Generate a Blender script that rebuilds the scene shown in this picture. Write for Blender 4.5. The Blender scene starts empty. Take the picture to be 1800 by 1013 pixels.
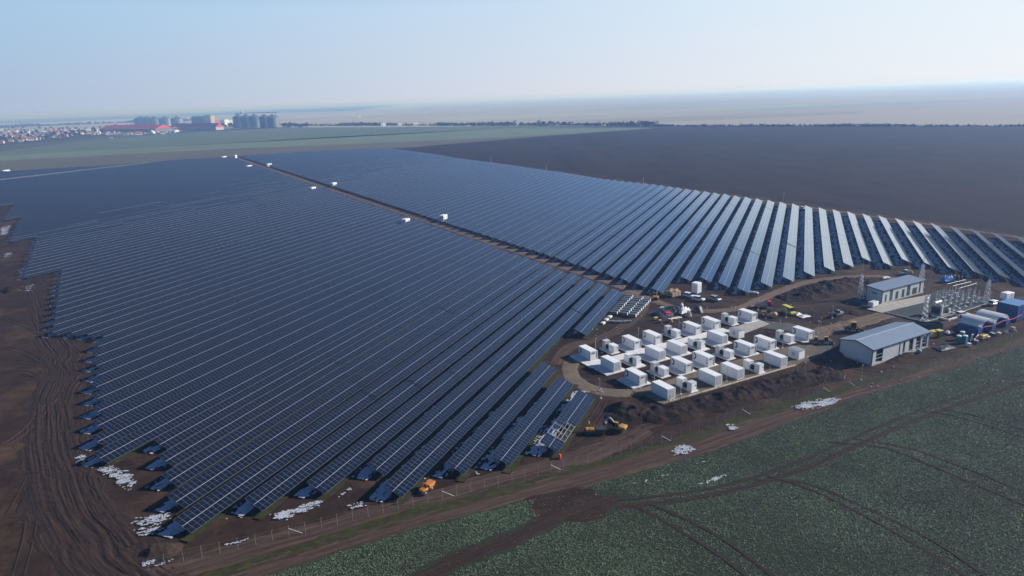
import bpy, bmesh, math, random
import numpy as np
from mathutils import Vector, Matrix
R_ = math.radians
S = bpy.context.scene
COL = S.collection
random.seed(7)

# ---------------------------------------------------------------- camera
CAM_H = 75.12
F_PX = 1194.867                       # focal length in pixels of an 1800 px wide picture
PITCH, ROLL = R_(15.6689), R_(-2.19498)
cam_d = bpy.data.cameras.new('camera'); cam = bpy.data.objects.new('camera', cam_d); COL.objects.link(cam)
cam_d.sensor_width = 36.0; cam_d.lens = F_PX / 1800 * 36.0
cam_d.clip_start = 1.0; cam_d.clip_end = 40000
FW = np.array([0, math.cos(PITCH), -math.sin(PITCH)]); RT = np.array([1., 0, 0]); UP = np.cross(RT, FW)
CR = math.cos(ROLL) * RT + math.sin(ROLL) * UP; CU = -math.sin(ROLL) * RT + math.cos(ROLL) * UP
cam.matrix_world = Matrix(((CR[0], CU[0], -FW[0], 0), (CR[1], CU[1], -FW[1], 0), (CR[2], CU[2], -FW[2], CAM_H), (0, 0, 0, 1)))
S.camera = cam

# ---------------------------------------------------------------- light
SUN_AZ, SUN_EL = R_(81.0), R_(27.4)   # azimuth measured from +Y towards +X
W = bpy.data.worlds.new('World'); S.world = W; W.use_nodes = True
nt = W.node_tree; bg = nt.nodes['Background']
sky = nt.nodes.new('ShaderNodeTexSky'); sky.sky_type = 'NISHITA'; sky.sun_disc = False
sky.sun_elevation = SUN_EL; sky.sun_rotation = SUN_AZ; sky.altitude = 100
sky.air_density = 1.0; sky.dust_density = 0.25; sky.ozone_density = 6.0
SKY_STRENGTH, EXPOSURE = 0.055, 0.35
# low winter haze band of the sky: the sky texture above, paler and bluer air within some 20 degrees of the horizon, brighter towards the sun
def lin(c): return tuple((((x / 255 + 0.055) / 1.055) ** 2.4 if x > 10 else x / 255 / 12.92) / (SKY_STRENGTH * 2 ** EXPOSURE) for x in c)
tcw = nt.nodes.new('ShaderNodeTexCoord'); spw = nt.nodes.new('ShaderNodeSeparateXYZ'); nt.links.new(tcw.outputs['Generated'], spw.inputs[0])
dot = nt.nodes.new('ShaderNodeVectorMath'); dot.operation = 'DOT_PRODUCT'; nt.links.new(tcw.outputs['Generated'], dot.inputs[0]); dot.inputs[1].default_value = (math.sin(SUN_AZ), math.cos(SUN_AZ), 0)
def wramp(sock, *st):
    n = nt.nodes.new('ShaderNodeValToRGB'); e = n.color_ramp.elements
    while len(e) < len(st): e.new(0.5)
    for k_, (p_, c_) in enumerate(st): e[k_].position = p_; e[k_].color = (*c_, 1)
    nt.links.new(sock, n.inputs[0]); return n.outputs[0]
def wmath(op, a, b):
    n = nt.nodes.new('ShaderNodeMath'); n.operation = op; n.use_clamp = True
    for k_, x in enumerate((a, b)):
        if isinstance(x, (int, float)): n.inputs[k_].default_value = x
        else: nt.links.new(x, n.inputs[k_])
    return n.outputs[0]
def wmix(f, a, b):
    n = nt.nodes.new('ShaderNodeMix'); n.data_type = 'RGBA'; nt.links.new(f, n.inputs['Factor']); nt.links.new(a, n.inputs['A']); nt.links.new(b, n.inputs['B']); return n.outputs['Result']
s01 = wmath('MULTIPLY_ADD', dot.outputs['Value'], 0.5); s01.node.inputs[2].default_value = 0.5
K = 16.0    # ramps hold colours up to 1, so they are stored divided by K
def L8(c): return tuple(x / K for x in lin(c))
low = wramp(s01, (0.0, L8((150, 168, 196))), (0.265, L8((172, 188, 213))), (0.578, L8((214, 220, 232))), (0.86, L8((240, 244, 250))))
mid = wramp(s01, (0.0, L8((140, 180, 216))), (0.265, L8((164, 200, 230))), (0.578, L8((198, 221, 243))), (0.86, L8((230, 245, 254))))
band = wmix(wmath('DIVIDE', spw.outputs[2], 0.13), low, mid)
sc = nt.nodes.new('ShaderNodeVectorMath'); sc.operation = 'SCALE'; nt.links.new(band, sc.inputs[0]); sc.inputs['Scale'].default_value = K
fe_ = wmath('MULTIPLY_ADD', spw.outputs[2], 9.0); fe_.node.inputs[2].default_value = -1.1
tint = nt.nodes.new('ShaderNodeMix'); tint.data_type = 'RGBA'; tint.blend_type = 'MULTIPLY'; tint.inputs['Factor'].default_value = 1.0; nt.links.new(sky.outputs[0], tint.inputs['A']); tint.inputs['B'].default_value = (0.80, 0.93, 1.12, 1)
nt.links.new(wmix(fe_, sc.outputs[0], tint.outputs['Result']), bg.inputs[0]); bg.inputs[1].default_value = SKY_STRENGTH
sd = bpy.data.lights.new('sun', 'SUN'); sd.energy = 4.8; sd.angle = R_(0.53); sd.color = (1.0, 0.95, 0.89)
sun = bpy.data.objects.new('sun', sd); COL.objects.link(sun)
sv = Vector((math.sin(SUN_AZ) * math.cos(SUN_EL), math.cos(SUN_AZ) * math.cos(SUN_EL), math.sin(SUN_EL)))
sun.rotation_euler = sv.to_track_quat('Z', 'Y').to_euler()
S.view_settings.view_transform = 'Standard'; S.view_settings.look = 'None'
S.view_settings.exposure = EXPOSURE; S.view_settings.gamma = 1.0
S.cycles.use_denoising = True
S.cycles.max_bounces = 6; S.cycles.diffuse_bounces = 2; S.cycles.glossy_bounces = 3
S.cycles.volume_bounces = 2; S.cycles.transparent_max_bounces = 8
S.cycles.use_adaptive_sampling = True; S.cycles.adaptive_threshold = 0.01

# ---------------------------------------------------------------- measuring: photo pixel -> point on the ground
def g(x, y, z=0.0):
    d = FW + (x - 900) / F_PX * CR - (y - 506.5) / F_PX * CU
    t = (z - CAM_H) / d[2]
    return np.array([d[0] * t, d[1] * t, z])
def gl(pts, z=0.0): return [g(x, y, z)[:2] for x, y in pts]
AZ = R_(23.2202); U = np.array([math.sin(AZ), math.cos(AZ)]); N = np.array([math.cos(AZ), -math.sin(AZ)])
PITCH_ROW = 7.6803; C_L, C_R = -97.845, -22.416
TILT = R_(23.3); H0 = 0.8
def ao(a, o): return U * a + N * o
BZ = R_(61.7)                          # azimuth of the yard's grid
B_ROT = math.pi / 2 - BZ
E1 = np.array([math.sin(BZ), math.cos(BZ)]); E2 = np.array([-math.cos(BZ), math.sin(BZ)])   # E2: away from the field road

# ---------------------------------------------------------------- numpy noise
def _h(i, j, s):
    n = (i * 374761393 + j * 668265263 + s * 974634777) & 0xffffffff
    n = ((n ^ (n >> 13)) * 1274126177) & 0xffffffff
    return ((n ^ (n >> 16)) & 0xffff) / 65535.0
def vn(x, y, s=0):
    x = np.asarray(x, float); y = np.asarray(y, float)
    i = np.floor(x).astype(np.int64); j = np.floor(y).astype(np.int64)
    a = x - i; b = y - j; a = a * a * (3 - 2 * a); b = b * b * (3 - 2 * b)
    return (_h(i, j, s) * (1 - a) + _h(i + 1, j, s) * a) * (1 - b) + (_h(i, j + 1, s) * (1 - a) + _h(i + 1, j + 1, s) * a) * b
def fbm(x, y, s=0, o=4):
    r = 0; a = 0.5; t = 0
    for k in range(o):
        r = r + a * vn(x * 2 ** k, y * 2 ** k, s + 17 * k); t += a; a *= 0.5
    return r / t

# ---------------------------------------------------------------- objects
def tag(o, label=None, cat=None, group=None, kind=None):
    if label: o['label'] = label
    if cat: o['category'] = cat
    if group: o['group'] = group
    if kind: o['kind'] = kind
    return o
def thing(name, label, cat, loc=(0, 0, 0), rz=0.0, group=None):
    o = bpy.data.objects.new(name, None); o.empty_display_size = 0.2; COL.objects.link(o)
    o.location = loc; o.rotation_euler = (0, 0, rz)
    return tag(o, label, cat, group)
def mesh(name, v, f, mats=(), uv=None, smooth=False, mi=None):
    m = bpy.data.meshes.new(name)
    m.from_pydata([tuple(p) for p in v], [], [tuple(q) for q in f])
    for k in mats: m.materials.append(k)
    if uv is not None:
        l = m.uv_layers.new(name='UVMap'); l.data.foreach_set('uv', np.asarray(uv, np.float32).ravel())
    if mi is not None: m.polygons.foreach_set('material_index', mi)
    if smooth: m.polygons.foreach_set('use_smooth', [True] * len(m.polygons))
    m.update(); return m
def fast_mesh(name, v, q, mat, uv=None, smooth=False):
    """v (n,3) array, q (m,4) int array"""
    m = bpy.data.meshes.new(name); v = np.asarray(v, np.float32); q = np.asarray(q, np.int32)
    m.vertices.add(len(v)); m.vertices.foreach_set('co', v.ravel())
    m.loops.add(q.size); m.loops.foreach_set('vertex_index', q.ravel())
    m.polygons.add(len(q)); m.polygons.foreach_set('loop_start', np.arange(0, q.size, q.shape[1], dtype=np.int32))
    if uv is not None:
        l = m.uv_layers.new(name='UVMap'); l.data.foreach_set('uv', np.asarray(uv, np.float32)[q.ravel()].ravel())
    if smooth: m.polygons.foreach_set('use_smooth', [True] * len(q))
    m.materials.append(mat); m.update(calc_edges=True); m.validate(); return m
def link(name, me, parent=None, loc=None, rot=None):
    o = bpy.data.objects.new(name, me); COL.objects.link(o)
    if parent is not None: o.parent = parent
    if loc is not None: o.location = loc
    if rot is not None: o.rotation_euler = rot
    return o
def copy_tree(o, parent=None):
    c = o.copy(); COL.objects.link(c)
    if parent is not None: c.parent = parent
    for ch in o.children: copy_tree(ch, c)
    return c
class MB:
    def __init__(s): s.v = []; s.f = []
    def add(s, v, f):
        k = len(s.v); s.v += [tuple(p) for p in v]; s.f += [tuple(i + k for i in q) for q in f]; return s
    def box(s, x0, x1, y0, y1, z0, z1, M=None):
        v = [(x0, y0, z0), (x1, y0, z0), (x1, y1, z0), (x0, y1, z0), (x0, y0, z1), (x1, y0, z1), (x1, y1, z1), (x0, y1, z1)]
        if M is not None: v = [M @ Vector(p) for p in v]
        return s.add(v, [(3, 2, 1, 0), (4, 5, 6, 7), (0, 1, 5, 4), (1, 2, 6, 5), (2, 3, 7, 6), (3, 0, 4, 7)])
    def bar(s, a, b, w, h=None):
        a = Vector(a); b = Vector(b); d = b - a; L = d.length; h = h or w
        M = Matrix.Translation(a) @ d.to_track_quat('X', 'Z').to_matrix().to_4x4()
        return s.box(0, L, -w / 2, w / 2, -h / 2, h / 2, M)
    def tube(s, a, b, r0, r1=None, n=8):
        a = Vector(a); b = Vector(b); d = b - a; r1 = r0 if r1 is None else r1
        q = d.to_track_quat('Z', 'Y').to_matrix()
        v = []
        for p, r in ((a, r0), (b, r1)):
            for i in range(n):
                t = 2 * math.pi * i / n; v.append(p + q @ Vector((r * math.cos(t), r * math.sin(t), 0)))
        f = [(i, (i + 1) % n, n + (i + 1) % n, n + i) for i in range(n)] + [tuple(range(n - 1, -1, -1)), tuple(range(n, 2 * n))]
        return s.add(v, f)
    def lathe(s, prof, c=(0, 0, 0), n=16):
        """prof: (r, z) from bottom to top"""
        v = []; f = []
        for r, z in prof:
            for i in range(n):
                t = 2 * math.pi * i / n; v.append((c[0] + r * math.cos(t), c[1] + r * math.sin(t), c[2] + z))
        for k in range(len(prof) - 1):
            for i in range(n):
                j = (i + 1) % n; f.append((k * n + i, k * n + j, k * n + n + j, k * n + n + i))
        f.append(tuple(range(n - 1, -1, -1))); f.append(tuple(range(len(v) - n, len(v))))
        return s.add(v, f)
    def prism(s, prof, y0, y1, axis='y'):
        """prof: (a, z) outline, counter-clockwise seen from -y; swept along y (or x when axis == 'x': prof is (y, z))"""
        n = len(prof)
        if axis == 'y': v = [(a, y0, z) for a, z in prof] + [(a, y1, z) for a, z in prof]
        else: v = [(y0, a, z) for a, z in prof] + [(y1, a, z) for a, z in prof]
        f = [(i, (i + 1) % n, n + (i + 1) % n, n + i) for i in range(n)]
        f = [q[::-1] for q in f] + [tuple(range(n)), tuple(range(2 * n - 1, n - 1, -1))]
        return s.add(v, f)
    def build(s, name, mat, parent=None, smooth=False, bevel=0.0, loc=None, rot=None):
        m = mesh(name, s.v, s.f, (mat,), smooth=smooth)
        if True:
            b = bmesh.new(); b.from_mesh(m); bmesh.ops.recalc_face_normals(b, faces=b.faces)
            if bevel > 0: bmesh.ops.bevel(b, geom=list(b.edges), offset=bevel, segments=1, affect='EDGES', clamp_overlap=True)
            b.to_mesh(m); b.free()
            if smooth: m.polygons.foreach_set('use_smooth', [True] * len(m.polygons))
        return link(name, m, parent, loc, rot)

# ---------------------------------------------------------------- materials
_M = {}
def mat(name, col, rough=0.6, metal=0.0, var=0.15, scale=1.5, spec=0.5, bump=0.0, bscale=8.0, col2=None, coat=0.0):
    """a plain surface with two octaves of colour wear and optional bump"""
    if name in _M: return _M[name]
    m = bpy.data.materials.new(name); m.use_nodes = True; t = m.node_tree; p = t.nodes['Principled BSDF']
    p.inputs['Roughness'].default_value = rough; p.inputs['Metallic'].default_value = metal
    p.inputs['Specular IOR Level'].default_value = spec; p.inputs['Coat Weight'].default_value = coat
    tc = t.nodes.new('ShaderNodeTexCoord'); no = t.nodes.new('ShaderNodeTexNoise')
    no.inputs['Scale'].default_value = scale; no.inputs['Detail'].default_value = 6; no.inputs['Roughness'].default_value = 0.65
    t.links.new(tc.outputs['Object'], no.inputs['Vector'])
    r = t.nodes.new('ShaderNodeValToRGB'); r.color_ramp.elements[0].position = 0.3; r.color_ramp.elements[1].position = 0.72
    c2 = col2 or tuple(min(1, c * (1 + var)) for c in col); c1 = tuple(c * (1 - var) for c in col) if col2 is None else col
    r.color_ramp.elements[0].color = (*c1, 1); r.color_ramp.elements[1].color = (*c2, 1)
    t.links.new(no.outputs['Fac'], r.inputs[0]); t.links.new(r.outputs[0], p.inputs['Base Color'])
    if bump:
        n2 = t.nodes.new('ShaderNodeTexNoise'); n2.inputs['Scale'].default_value = bscale; n2.inputs['Detail'].default_value = 5
        t.links.new(tc.outputs['Object'], n2.inputs['Vector'])
        b = t.nodes.new('ShaderNodeBump'); b.inputs['Strength'].default_value = 1.0; b.inputs['Distance'].default_value = bump
        t.links.new(n2.outputs['Fac'], b.inputs['Height']); t.links.new(b.outputs[0], p.inputs['Normal'])
    _M[name] = m; return m
class NT:
    """small helper for longer node graphs"""
    def __init__(s, name, rough=0.9, spec=0.3):
        s.m = bpy.data.materials.new(name); s.m.use_nodes = True; s.t = s.m.node_tree
        s.p = s.t.nodes['Principled BSDF']; s.p.inputs['Roughness'].default_value = rough; s.p.inputs['Specular IOR Level'].default_value = spec
        s.tc = s.t.nodes.new('ShaderNodeTexCoord')
    def set(s, sock, v):
        if isinstance(v, (int, float)): sock.default_value = v
        elif isinstance(v, tuple): sock.default_value = (*v, 1) if len(v) == 3 and len(sock.default_value) == 4 else v
        else: s.t.links.new(v, sock)
    def vec(s, kind='Object', sc=(1, 1, 1), rot=0.0, src=None):
        n = s.t.nodes.new('ShaderNodeMapping'); n.inputs['Scale'].default_value = sc; n.inputs['Rotation'].default_value = (0, 0, rot)
        s.t.links.new(src or s.tc.outputs[kind], n.inputs[0]); return n.outputs[0]
    def noise(s, v, scale, detail=5, rough=0.6, dist=0.0):
        n = s.t.nodes.new('ShaderNodeTexNoise'); s.t.links.new(v, n.inputs['Vector'])
        n.inputs['Scale'].default_value = scale; n.inputs['Detail'].default_value = detail; n.inputs['Roughness'].default_value = rough; n.inputs['Distortion'].default_value = dist
        return n.outputs['Fac']
    def ramp(s, f, *st):
        n = s.t.nodes.new('ShaderNodeValToRGB'); e = n.color_ramp.elements
        while len(e) < len(st): e.new(0.5)
        for k, (p, c) in enumerate(st): e[k].position = p; e[k].color = (*c, 1) if not isinstance(c, (int, float)) else (c, c, c, 1)
        s.t.links.new(f, n.inputs[0]); return n.outputs[0]
    def mix(s, f, a, b, mode='MIX'):
        n = s.t.nodes.new('ShaderNodeMix'); n.data_type = 'RGBA'; n.blend_type = mode
        s.set(n.inputs['Factor'], f); s.set(n.inputs['A'], a); s.set(n.inputs['B'], b)
        return n.outputs['Result']
    def math(s, op, a, b=0.0, c=0.0):
        n = s.t.nodes.new('ShaderNodeMath'); n.operation = op; s.set(n.inputs[0], a); s.set(n.inputs[1], b); s.set(n.inputs[2], c); return n.outputs[0]
    def sep(s, v):
        n = s.t.nodes.new('ShaderNodeSeparateXYZ'); s.t.links.new(v, n.inputs[0]); return n.outputs
    def bump(s, h, d=0.1, st=1.0):
        n = s.t.nodes.new('ShaderNodeBump'); n.inputs['Strength'].default_value = st; n.inputs['Distance'].default_value = d
        s.t.links.new(h, n.inputs['Height']); s.t.links.new(n.outputs[0], s.p.inputs['Normal'])
    def col(s, c): s.set(s.p.inputs['Base Color'], c); return s
# ================================================================ SETTING: ground, fields, roads, snow
def dirt_mat(name, a, b, c, sc=0.12, bump=0.12, fine=1.6):
    k = NT(name, 0.95, 0.15); v = k.vec('Object')
    n1 = k.noise(v, sc, 6, 0.62); n2 = k.noise(v, fine, 6, 0.7); n3 = k.noise(v, sc * 0.12, 3, 0.5)
    base = k.ramp(n1, (0.30, a), (0.52, b), (0.72, c))
    base = k.mix(k.ramp(n3, (0.4, 0.0), (0.62, 0.45)), base, tuple(x * 0.72 for x in a))
    base = k.mix(k.ramp(n2, (0.3, 0.0), (0.7, 0.55)), base, tuple(x * 0.55 for x in a))
    if name == 'bare_soil':
        base = k.mix(k.ramp(k.noise(k.vec('Object'), 0.045, 5, 0.7), (0.50, 0.0), (0.68, 0.75)), base, (0.110, 0.066, 0.036))
        base = k.mix(k.ramp(k.noise(k.vec('Object'), 0.11, 6, 0.75), (0.56, 0.0), (0.66, 0.6)), base, (0.020, 0.0135, 0.0105))
    k.col(base); k.bump(n2, bump); return k.m
M_DIRT = dirt_mat('bare_soil', (0.028, 0.0155, 0.0100), (0.048, 0.0275, 0.0180), (0.082, 0.049, 0.032))
M_SPOIL = dirt_mat('spoil_soil', (0.026, 0.017, 0.013), (0.045, 0.028, 0.020), (0.10, 0.052, 0.032), 0.25, 0.35, 1.1)
M_ROADDIRT = None
def road_mat(name, a, b, dark, streak=(1.3, 0.05)):
    """dirt road: streaks of wheel tracks along the strip (uv: metres across, metres along)"""
    k = NT(name, 0.95, 0.15); v = k.vec('UV', (streak[0], streak[1], 1)); w = k.vec('Object')
    s = k.noise(v, 1.0, 5, 0.6, 0.3); n = k.noise(w, 0.5, 6, 0.7)
    base = k.ramp(s, (0.3, dark), (0.5, a), (0.68, b))
    base = k.mix(k.ramp(n, (0.35, 0.0), (0.75, 0.5)), base, dark)
    k.col(base); k.bump(s, 0.15); return k.m
M_ROAD = road_mat('packed_dirt', (0.078, 0.050, 0.037), (0.130, 0.088, 0.066), (0.042, 0.026, 0.019))
M_MUD = road_mat('churned_mud', (0.040, 0.025, 0.0185), (0.062, 0.040, 0.030), (0.024, 0.0155, 0.012), (2.2, 0.09))
M_PALEROAD = road_mat('pale_dirt', (0.165, 0.115, 0.085), (0.23, 0.165, 0.125), (0.10, 0.07, 0.052), (1.0, 0.05))
M_GRAVEL = dirt_mat('beige_gravel', (0.155, 0.122, 0.088), (0.205, 0.165, 0.122), (0.25, 0.205, 0.155), 0.35, 0.03, 6.0)
M_GREYGRAVEL = dirt_mat('grey_gravel', (0.105, 0.105, 0.10), (0.135, 0.133, 0.125), (0.165, 0.158, 0.145), 0.2, 0.03, 5.0)
M_YARD = dirt_mat('dark_gravel', (0.060, 0.072, 0.078), (0.075, 0.088, 0.092), (0.095, 0.105, 0.105), 0.3, 0.03, 5.0)
M_CONC = mat('concrete', (0.66, 0.66, 0.65), 0.85, var=0.14, scale=0.6)
M_CONC2 = mat('aged_concrete', (0.36, 0.345, 0.31), 0.88, var=0.2, scale=0.5)
k = NT('verge_grass', 0.95, 0.1); v = k.vec('Object'); n1 = k.noise(v, 0.5, 6, 0.7); n2 = k.noise(v, 3.0, 5, 0.7)
k.col(k.mix(k.ramp(n2, (0.35, 0.0), (0.7, 0.6)), k.ramp(n1, (0.3, (0.040, 0.029, 0.018)), (0.48, (0.045, 0.047, 0.016)), (0.7, (0.078, 0.085, 0.024))), (0.030, 0.026, 0.013)))
k.bump(n2, 0.15); M_VERGE = k.m
k = NT('crop_soil', 0.95, 0.1); v = k.vec('Object'); n1 = k.noise(v, 0.06, 5, 0.6); n2 = k.noise(v, 1.4, 6, 0.75)
k.col(k.mix(k.ramp(n2, (0.38, 0.0), (0.62, 0.75)), k.ramp(n1, (0.35, (0.034, 0.046, 0.027)), (0.65, (0.040, 0.058, 0.034))), (0.026, 0.021, 0.015)))
k.bump(n2, 0.12); M_CROP = k.m
k = NT('ploughed_soil', 0.95, 0.1); v = k.vec('Object', (0.05, 0.004, 1), R_(60)); n1 = k.noise(v, 1.0, 5, 0.6); n2 = k.noise(k.vec('Object'), 0.02, 4, 0.6); n3 = k.noise(k.vec('Object'), 0.35, 5, 0.8)
c = k.mix(k.ramp(n1, (0.3, 0.0), (0.7, 1.0)), (0.013, 0.0092, 0.0082), (0.038, 0.026, 0.022))
c = k.mix(k.ramp(n2, (0.42, 0.0), (0.62, 0.6)), c, (0.048, 0.032, 0.026))
k.col(k.mix(k.ramp(n3, (0.35, 0.0), (0.65, 0.35)), c, (0.022, 0.016, 0.014))); M_PLOUGH = k.m
def field_mat(name, a, b, rot=0.0):
    k = NT(name, 0.95, 0.1); n1 = k.noise(k.vec('Object', (0.03, 0.003, 1), rot), 1.0, 4, 0.6); n2 = k.noise(k.vec('Object'), 0.006, 5, 0.6)
    k.col(k.mix(k.ramp(n2, (0.35, 0.0), (0.65, 0.6)), k.mix(k.ramp(n1, (0.35, 0.0), (0.65, 1.0)), a, b), tuple((x + y) * 0.42 for x, y in zip(a, b)))); return k.m
# far patchwork of fields: long thin parcels
k = NT('far_parcels', 0.95, 0.1)
def parcels(k, rot, sx, sy, seed):
    vo = k.t.nodes.new('ShaderNodeTexVoronoi'); vo.inputs['Scale'].default_value = 1.0; vo.inputs['Randomness'].default_value = 0.9
    k.t.links.new(k.vec('Object', (sx, sy, 1), rot), vo.inputs['Vector']); return k.sep(vo.outputs['Color'])
s1 = parcels(k, R_(35), 0.0011, 0.0032, 0)
c = k.ramp(s1[0], (0.0, (0.31, 0.295, 0.245)), (0.25, (0.40, 0.375, 0.315)), (0.45, (0.35, 0.335, 0.28)), (0.6, (0.26, 0.33, 0.25)), (0.8, (0.42, 0.40, 0.34)), (1.0, (0.26, 0.26, 0.225)))
n2 = k.noise(k.vec('Object'), 0.004, 6, 0.65)
k.col(k.mix(k.ramp(n2, (0.35, 0.0), (0.7, 0.4)), c, (0.30, 0.25, 0.23))); M_FAR = k.m
M_SNOW = mat('old_snow', (0.46, 0.50, 0.56), 0.7, var=0.4, scale=2.5)

# ground: one sheet to the horizon, fine near the site and coarse far off
def axis(fine0, fine1, step, far):
    a = list(np.arange(fine0, fine1 + 1e-6, step)); d = step; x = fine1
    while x < far: d *= 1.35; x += d; a.append(x)
    d = step; x = fine0; b = []
    while x > -far: d *= 1.35; x -= d; b.append(x)
    return np.array(b[::-1] + a)
xs, ys = axis(-120, 175, 0.5, 18000), axis(86, 262, 0.5, 18000)
X, Y = np.meshgrid(xs, ys)
def near_w(X, Y): return np.clip(1 - np.hypot(np.maximum(0, np.maximum(-120 - X, X - 175)), np.maximum(0, np.maximum(86 - Y, Y - 262))) / 60, 0, 1)
def ground_z(X, Y): return -0.02 - near_w(X, Y) * ((0.20 * fbm(X * 0.3, Y * 0.3, 3, 4) + 0.16 * fbm(X * 1.1, Y * 1.1, 8, 3)))
Z = ground_z(X, Y)
idx = np.arange(X.size).reshape(X.shape)
q = np.stack([idx[:-1, :-1], idx[:-1, 1:], idx[1:, 1:], idx[1:, :-1]], -1).reshape(-1, 4)
ground = link('ground', fast_mesh('ground', np.stack([X, Y, Z], -1).reshape(-1, 3), q, M_DIRT, smooth=True)); tag(ground, kind='structure')

def struct(name, me): return tag(link(name, me), kind='structure')
def poly_sheet(name, pts, z, m):
    b = bmesh.new(); vs = [b.verts.new((p[0], p[1], z)) for p in pts]; f = b.faces.new(vs)
    if f.normal.z < 0: f.normal_flip()
    bmesh.ops.triangulate(b, faces=b.faces); b.normal_update()
    for f in b.faces:
        if f.normal.z < 0: f.normal_flip()
    me = bpy.data.meshes.new(name); b.to_mesh(me); b.free(); me.materials.append(m); return struct(name, me)
def resample(pts, step):
    P = np.array([np.asarray(p, float)[:2] for p in pts])
    # Catmull-Rom through the points
    out = []
    for i in range(len(P) - 1):
        p0 = P[max(i - 1, 0)]; p1 = P[i]; p2 = P[i + 1]; p3 = P[min(i + 2, len(P) - 1)]
        n = max(2, int(np.hypot(*(p2 - p1)) / step))
        for t in np.linspace(0, 1, n, endpoint=False):
            out.append(0.5 * (2 * p1 + (p2 - p0) * t + (2 * p0 - 5 * p1 + 4 * p2 - p3) * t * t + (3 * p1 - p0 - 3 * p2 + p3) * t ** 3))
    out.append(P[-1]); return np.array(out)
def strip(name, pts, w, z, m, step=2.0, across=4, jitter=0.15, rut=0.0, seed=1, w1=None, parent=None, kind='structure', drape=None):
    if drape is None: drape = rut > 0
    """a strip of ground along a line; rut > 0 gives it real wheel ruts"""
    C = resample(pts, step); T = np.gradient(C, axis=0); T /= np.linalg.norm(T, axis=1)[:, None] + 1e-9
    Nn = np.stack([T[:, 1], -T[:, 0]], 1); L = np.concatenate([[0], np.cumsum(np.linalg.norm(np.diff(C, axis=0), axis=1))])
    u = np.linspace(-0.5, 0.5, across + 1); W0 = np.full(len(C), w) if w1 is None else np.linspace(w, w1, len(C))
    j0 = 1 + jitter * (vn(L / 3.0, 0 * L, seed) * 2 - 1); j1 = 1 + jitter * (vn(L / 3.0, 0 * L + 9, seed) * 2 - 1)
    off = u[None, :] * W0[:, None]; off = np.where(off < 0, off * j0[:, None], off * j1[:, None])
    P = C[:, None, :] + Nn[:, None, :] * off[..., None]
    LL = np.repeat(L[:, None], across + 1, 1)
    zz = np.full(off.shape, z)
    if rut > 0:
        # ruts wander sideways along the line
        s = off + 2.2 * (vn((LL + off * 1.2) / 11.0, 0 * LL, seed + 3) - 0.5)
        zz = zz + rut * (vn(s / 0.42, LL / 22.0, seed + 5) - 0.5) * 1.3 + rut * 0.7 * (vn(s / 0.22, LL / 6.0, seed + 8) - 0.5) + rut * 1.1 * (vn(off / 0.3, LL / 0.5, seed + 9) - 0.5) * vn(off / 2.0, LL / 4.0, seed + 11)
        edge = np.minimum(1, (0.5 - np.abs(u)) / 0.12)[None, :]; zz = z + (zz - z + rut * 0.5) * edge; 
    if drape: zz = np.where(np.abs(u)[None, :] > 0.499, z - .06, zz) + ground_z(P[..., 0], P[..., 1])
    v = np.concatenate([P, zz[..., None]], -1).reshape(-1, 3); idx = np.arange(len(v)).reshape(off.shape)
    q = np.stack([idx[:-1, :-1], idx[:-1, 1:], idx[1:, 1:], idx[1:, :-1]], -1).reshape(-1, 4)[:, ::-1]
    me = fast_mesh(name, v, q, m, uv=np.stack([off, LL], -1).reshape(-1, 2), smooth=True)
    if me.polygons[0].normal.z < 0: me.flip_normals()
    o = link(name, me, parent)
    return tag(o, kind=kind) if kind else o

# ---- far land
struct_far = poly_sheet('far_fields', [(-17900, 3500), (-3000, 2750), (-900, 2600), (160, 1755), (390, 1535), (840, 1118), (2600, -480), (17900, -5200), (17900, 17900), (-17900, 17900)], 0.30, M_FAR)
poly_sheet('far_woodland', [g(-80, 219)[:2], g(60, 216)[:2], g(250, 208)[:2], g(450, 200)[:2], g(620, 195)[:2], (-2500, 17800), (-17800, 17800), (-17800, 6500)], 0.5, field_mat('dark_woodland', (0.035, 0.040, 0.036), (0.050, 0.055, 0.048)))
# ploughed field right of the solar farm
poly_sheet('ploughed_field', [ao(972, -615), ao(500, -4), ao(400, 112), ao(290, 240), ao(100, 460), (2600, -420), (838, 1112), (388, 1530), (318, 1506)], 0.10, M_PLOUGH)
# green winter-crop fields beyond the farm
M_G1 = field_mat('young_wheat', (0.10, 0.135, 0.085), (0.12, 0.155, 0.10), R_(20)); M_G2 = field_mat('young_rape', (0.135, 0.18, 0.12), (0.155, 0.20, 0.135), R_(20))
M_G3 = field_mat('stubble', (0.105, 0.105, 0.078), (0.125, 0.122, 0.088), R_(20))
fe = gl([(0, 304), (100, 299), (200, 293), (300, 285), (400, 277), (500, 271), (600, 265), (700, 261)])
poly_sheet('stubble_field', [np.array(p) for p in fe] + [g(1000, 236)[:2], g(700, 250)[:2], g(400, 262)[:2], g(0, 283)[:2], np.array([-1500, 1500]), np.array([-1300, 800])], 0.10, M_G3)
poly_sheet('pale_green_field', [g(-60, 286)[:2], g(0, 283)[:2], g(400, 262)[:2], g(700, 250)[:2], g(1000, 236)[:2], g(1160, 225)[:2], g(900, 226)[:2], g(600, 240)[:2], g(300, 258)[:2], g(0, 274)[:2], g(-60, 277)[:2]], 0.12, M_G2)
poly_sheet('green_field', [g(-60, 277)[:2], g(0, 274)[:2], g(300, 258)[:2], g(600, 240)[:2], g(900, 226)[:2], g(1150, 223.5)[:2], g(900, 222.8)[:2], g(560, 223.5)[:2], g(480, 226)[:2], g(320, 234)[:2], g(200, 243)[:2], g(0, 268.5)[:2], g(-60, 276)[:2]], 0.14, M_G1)
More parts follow.
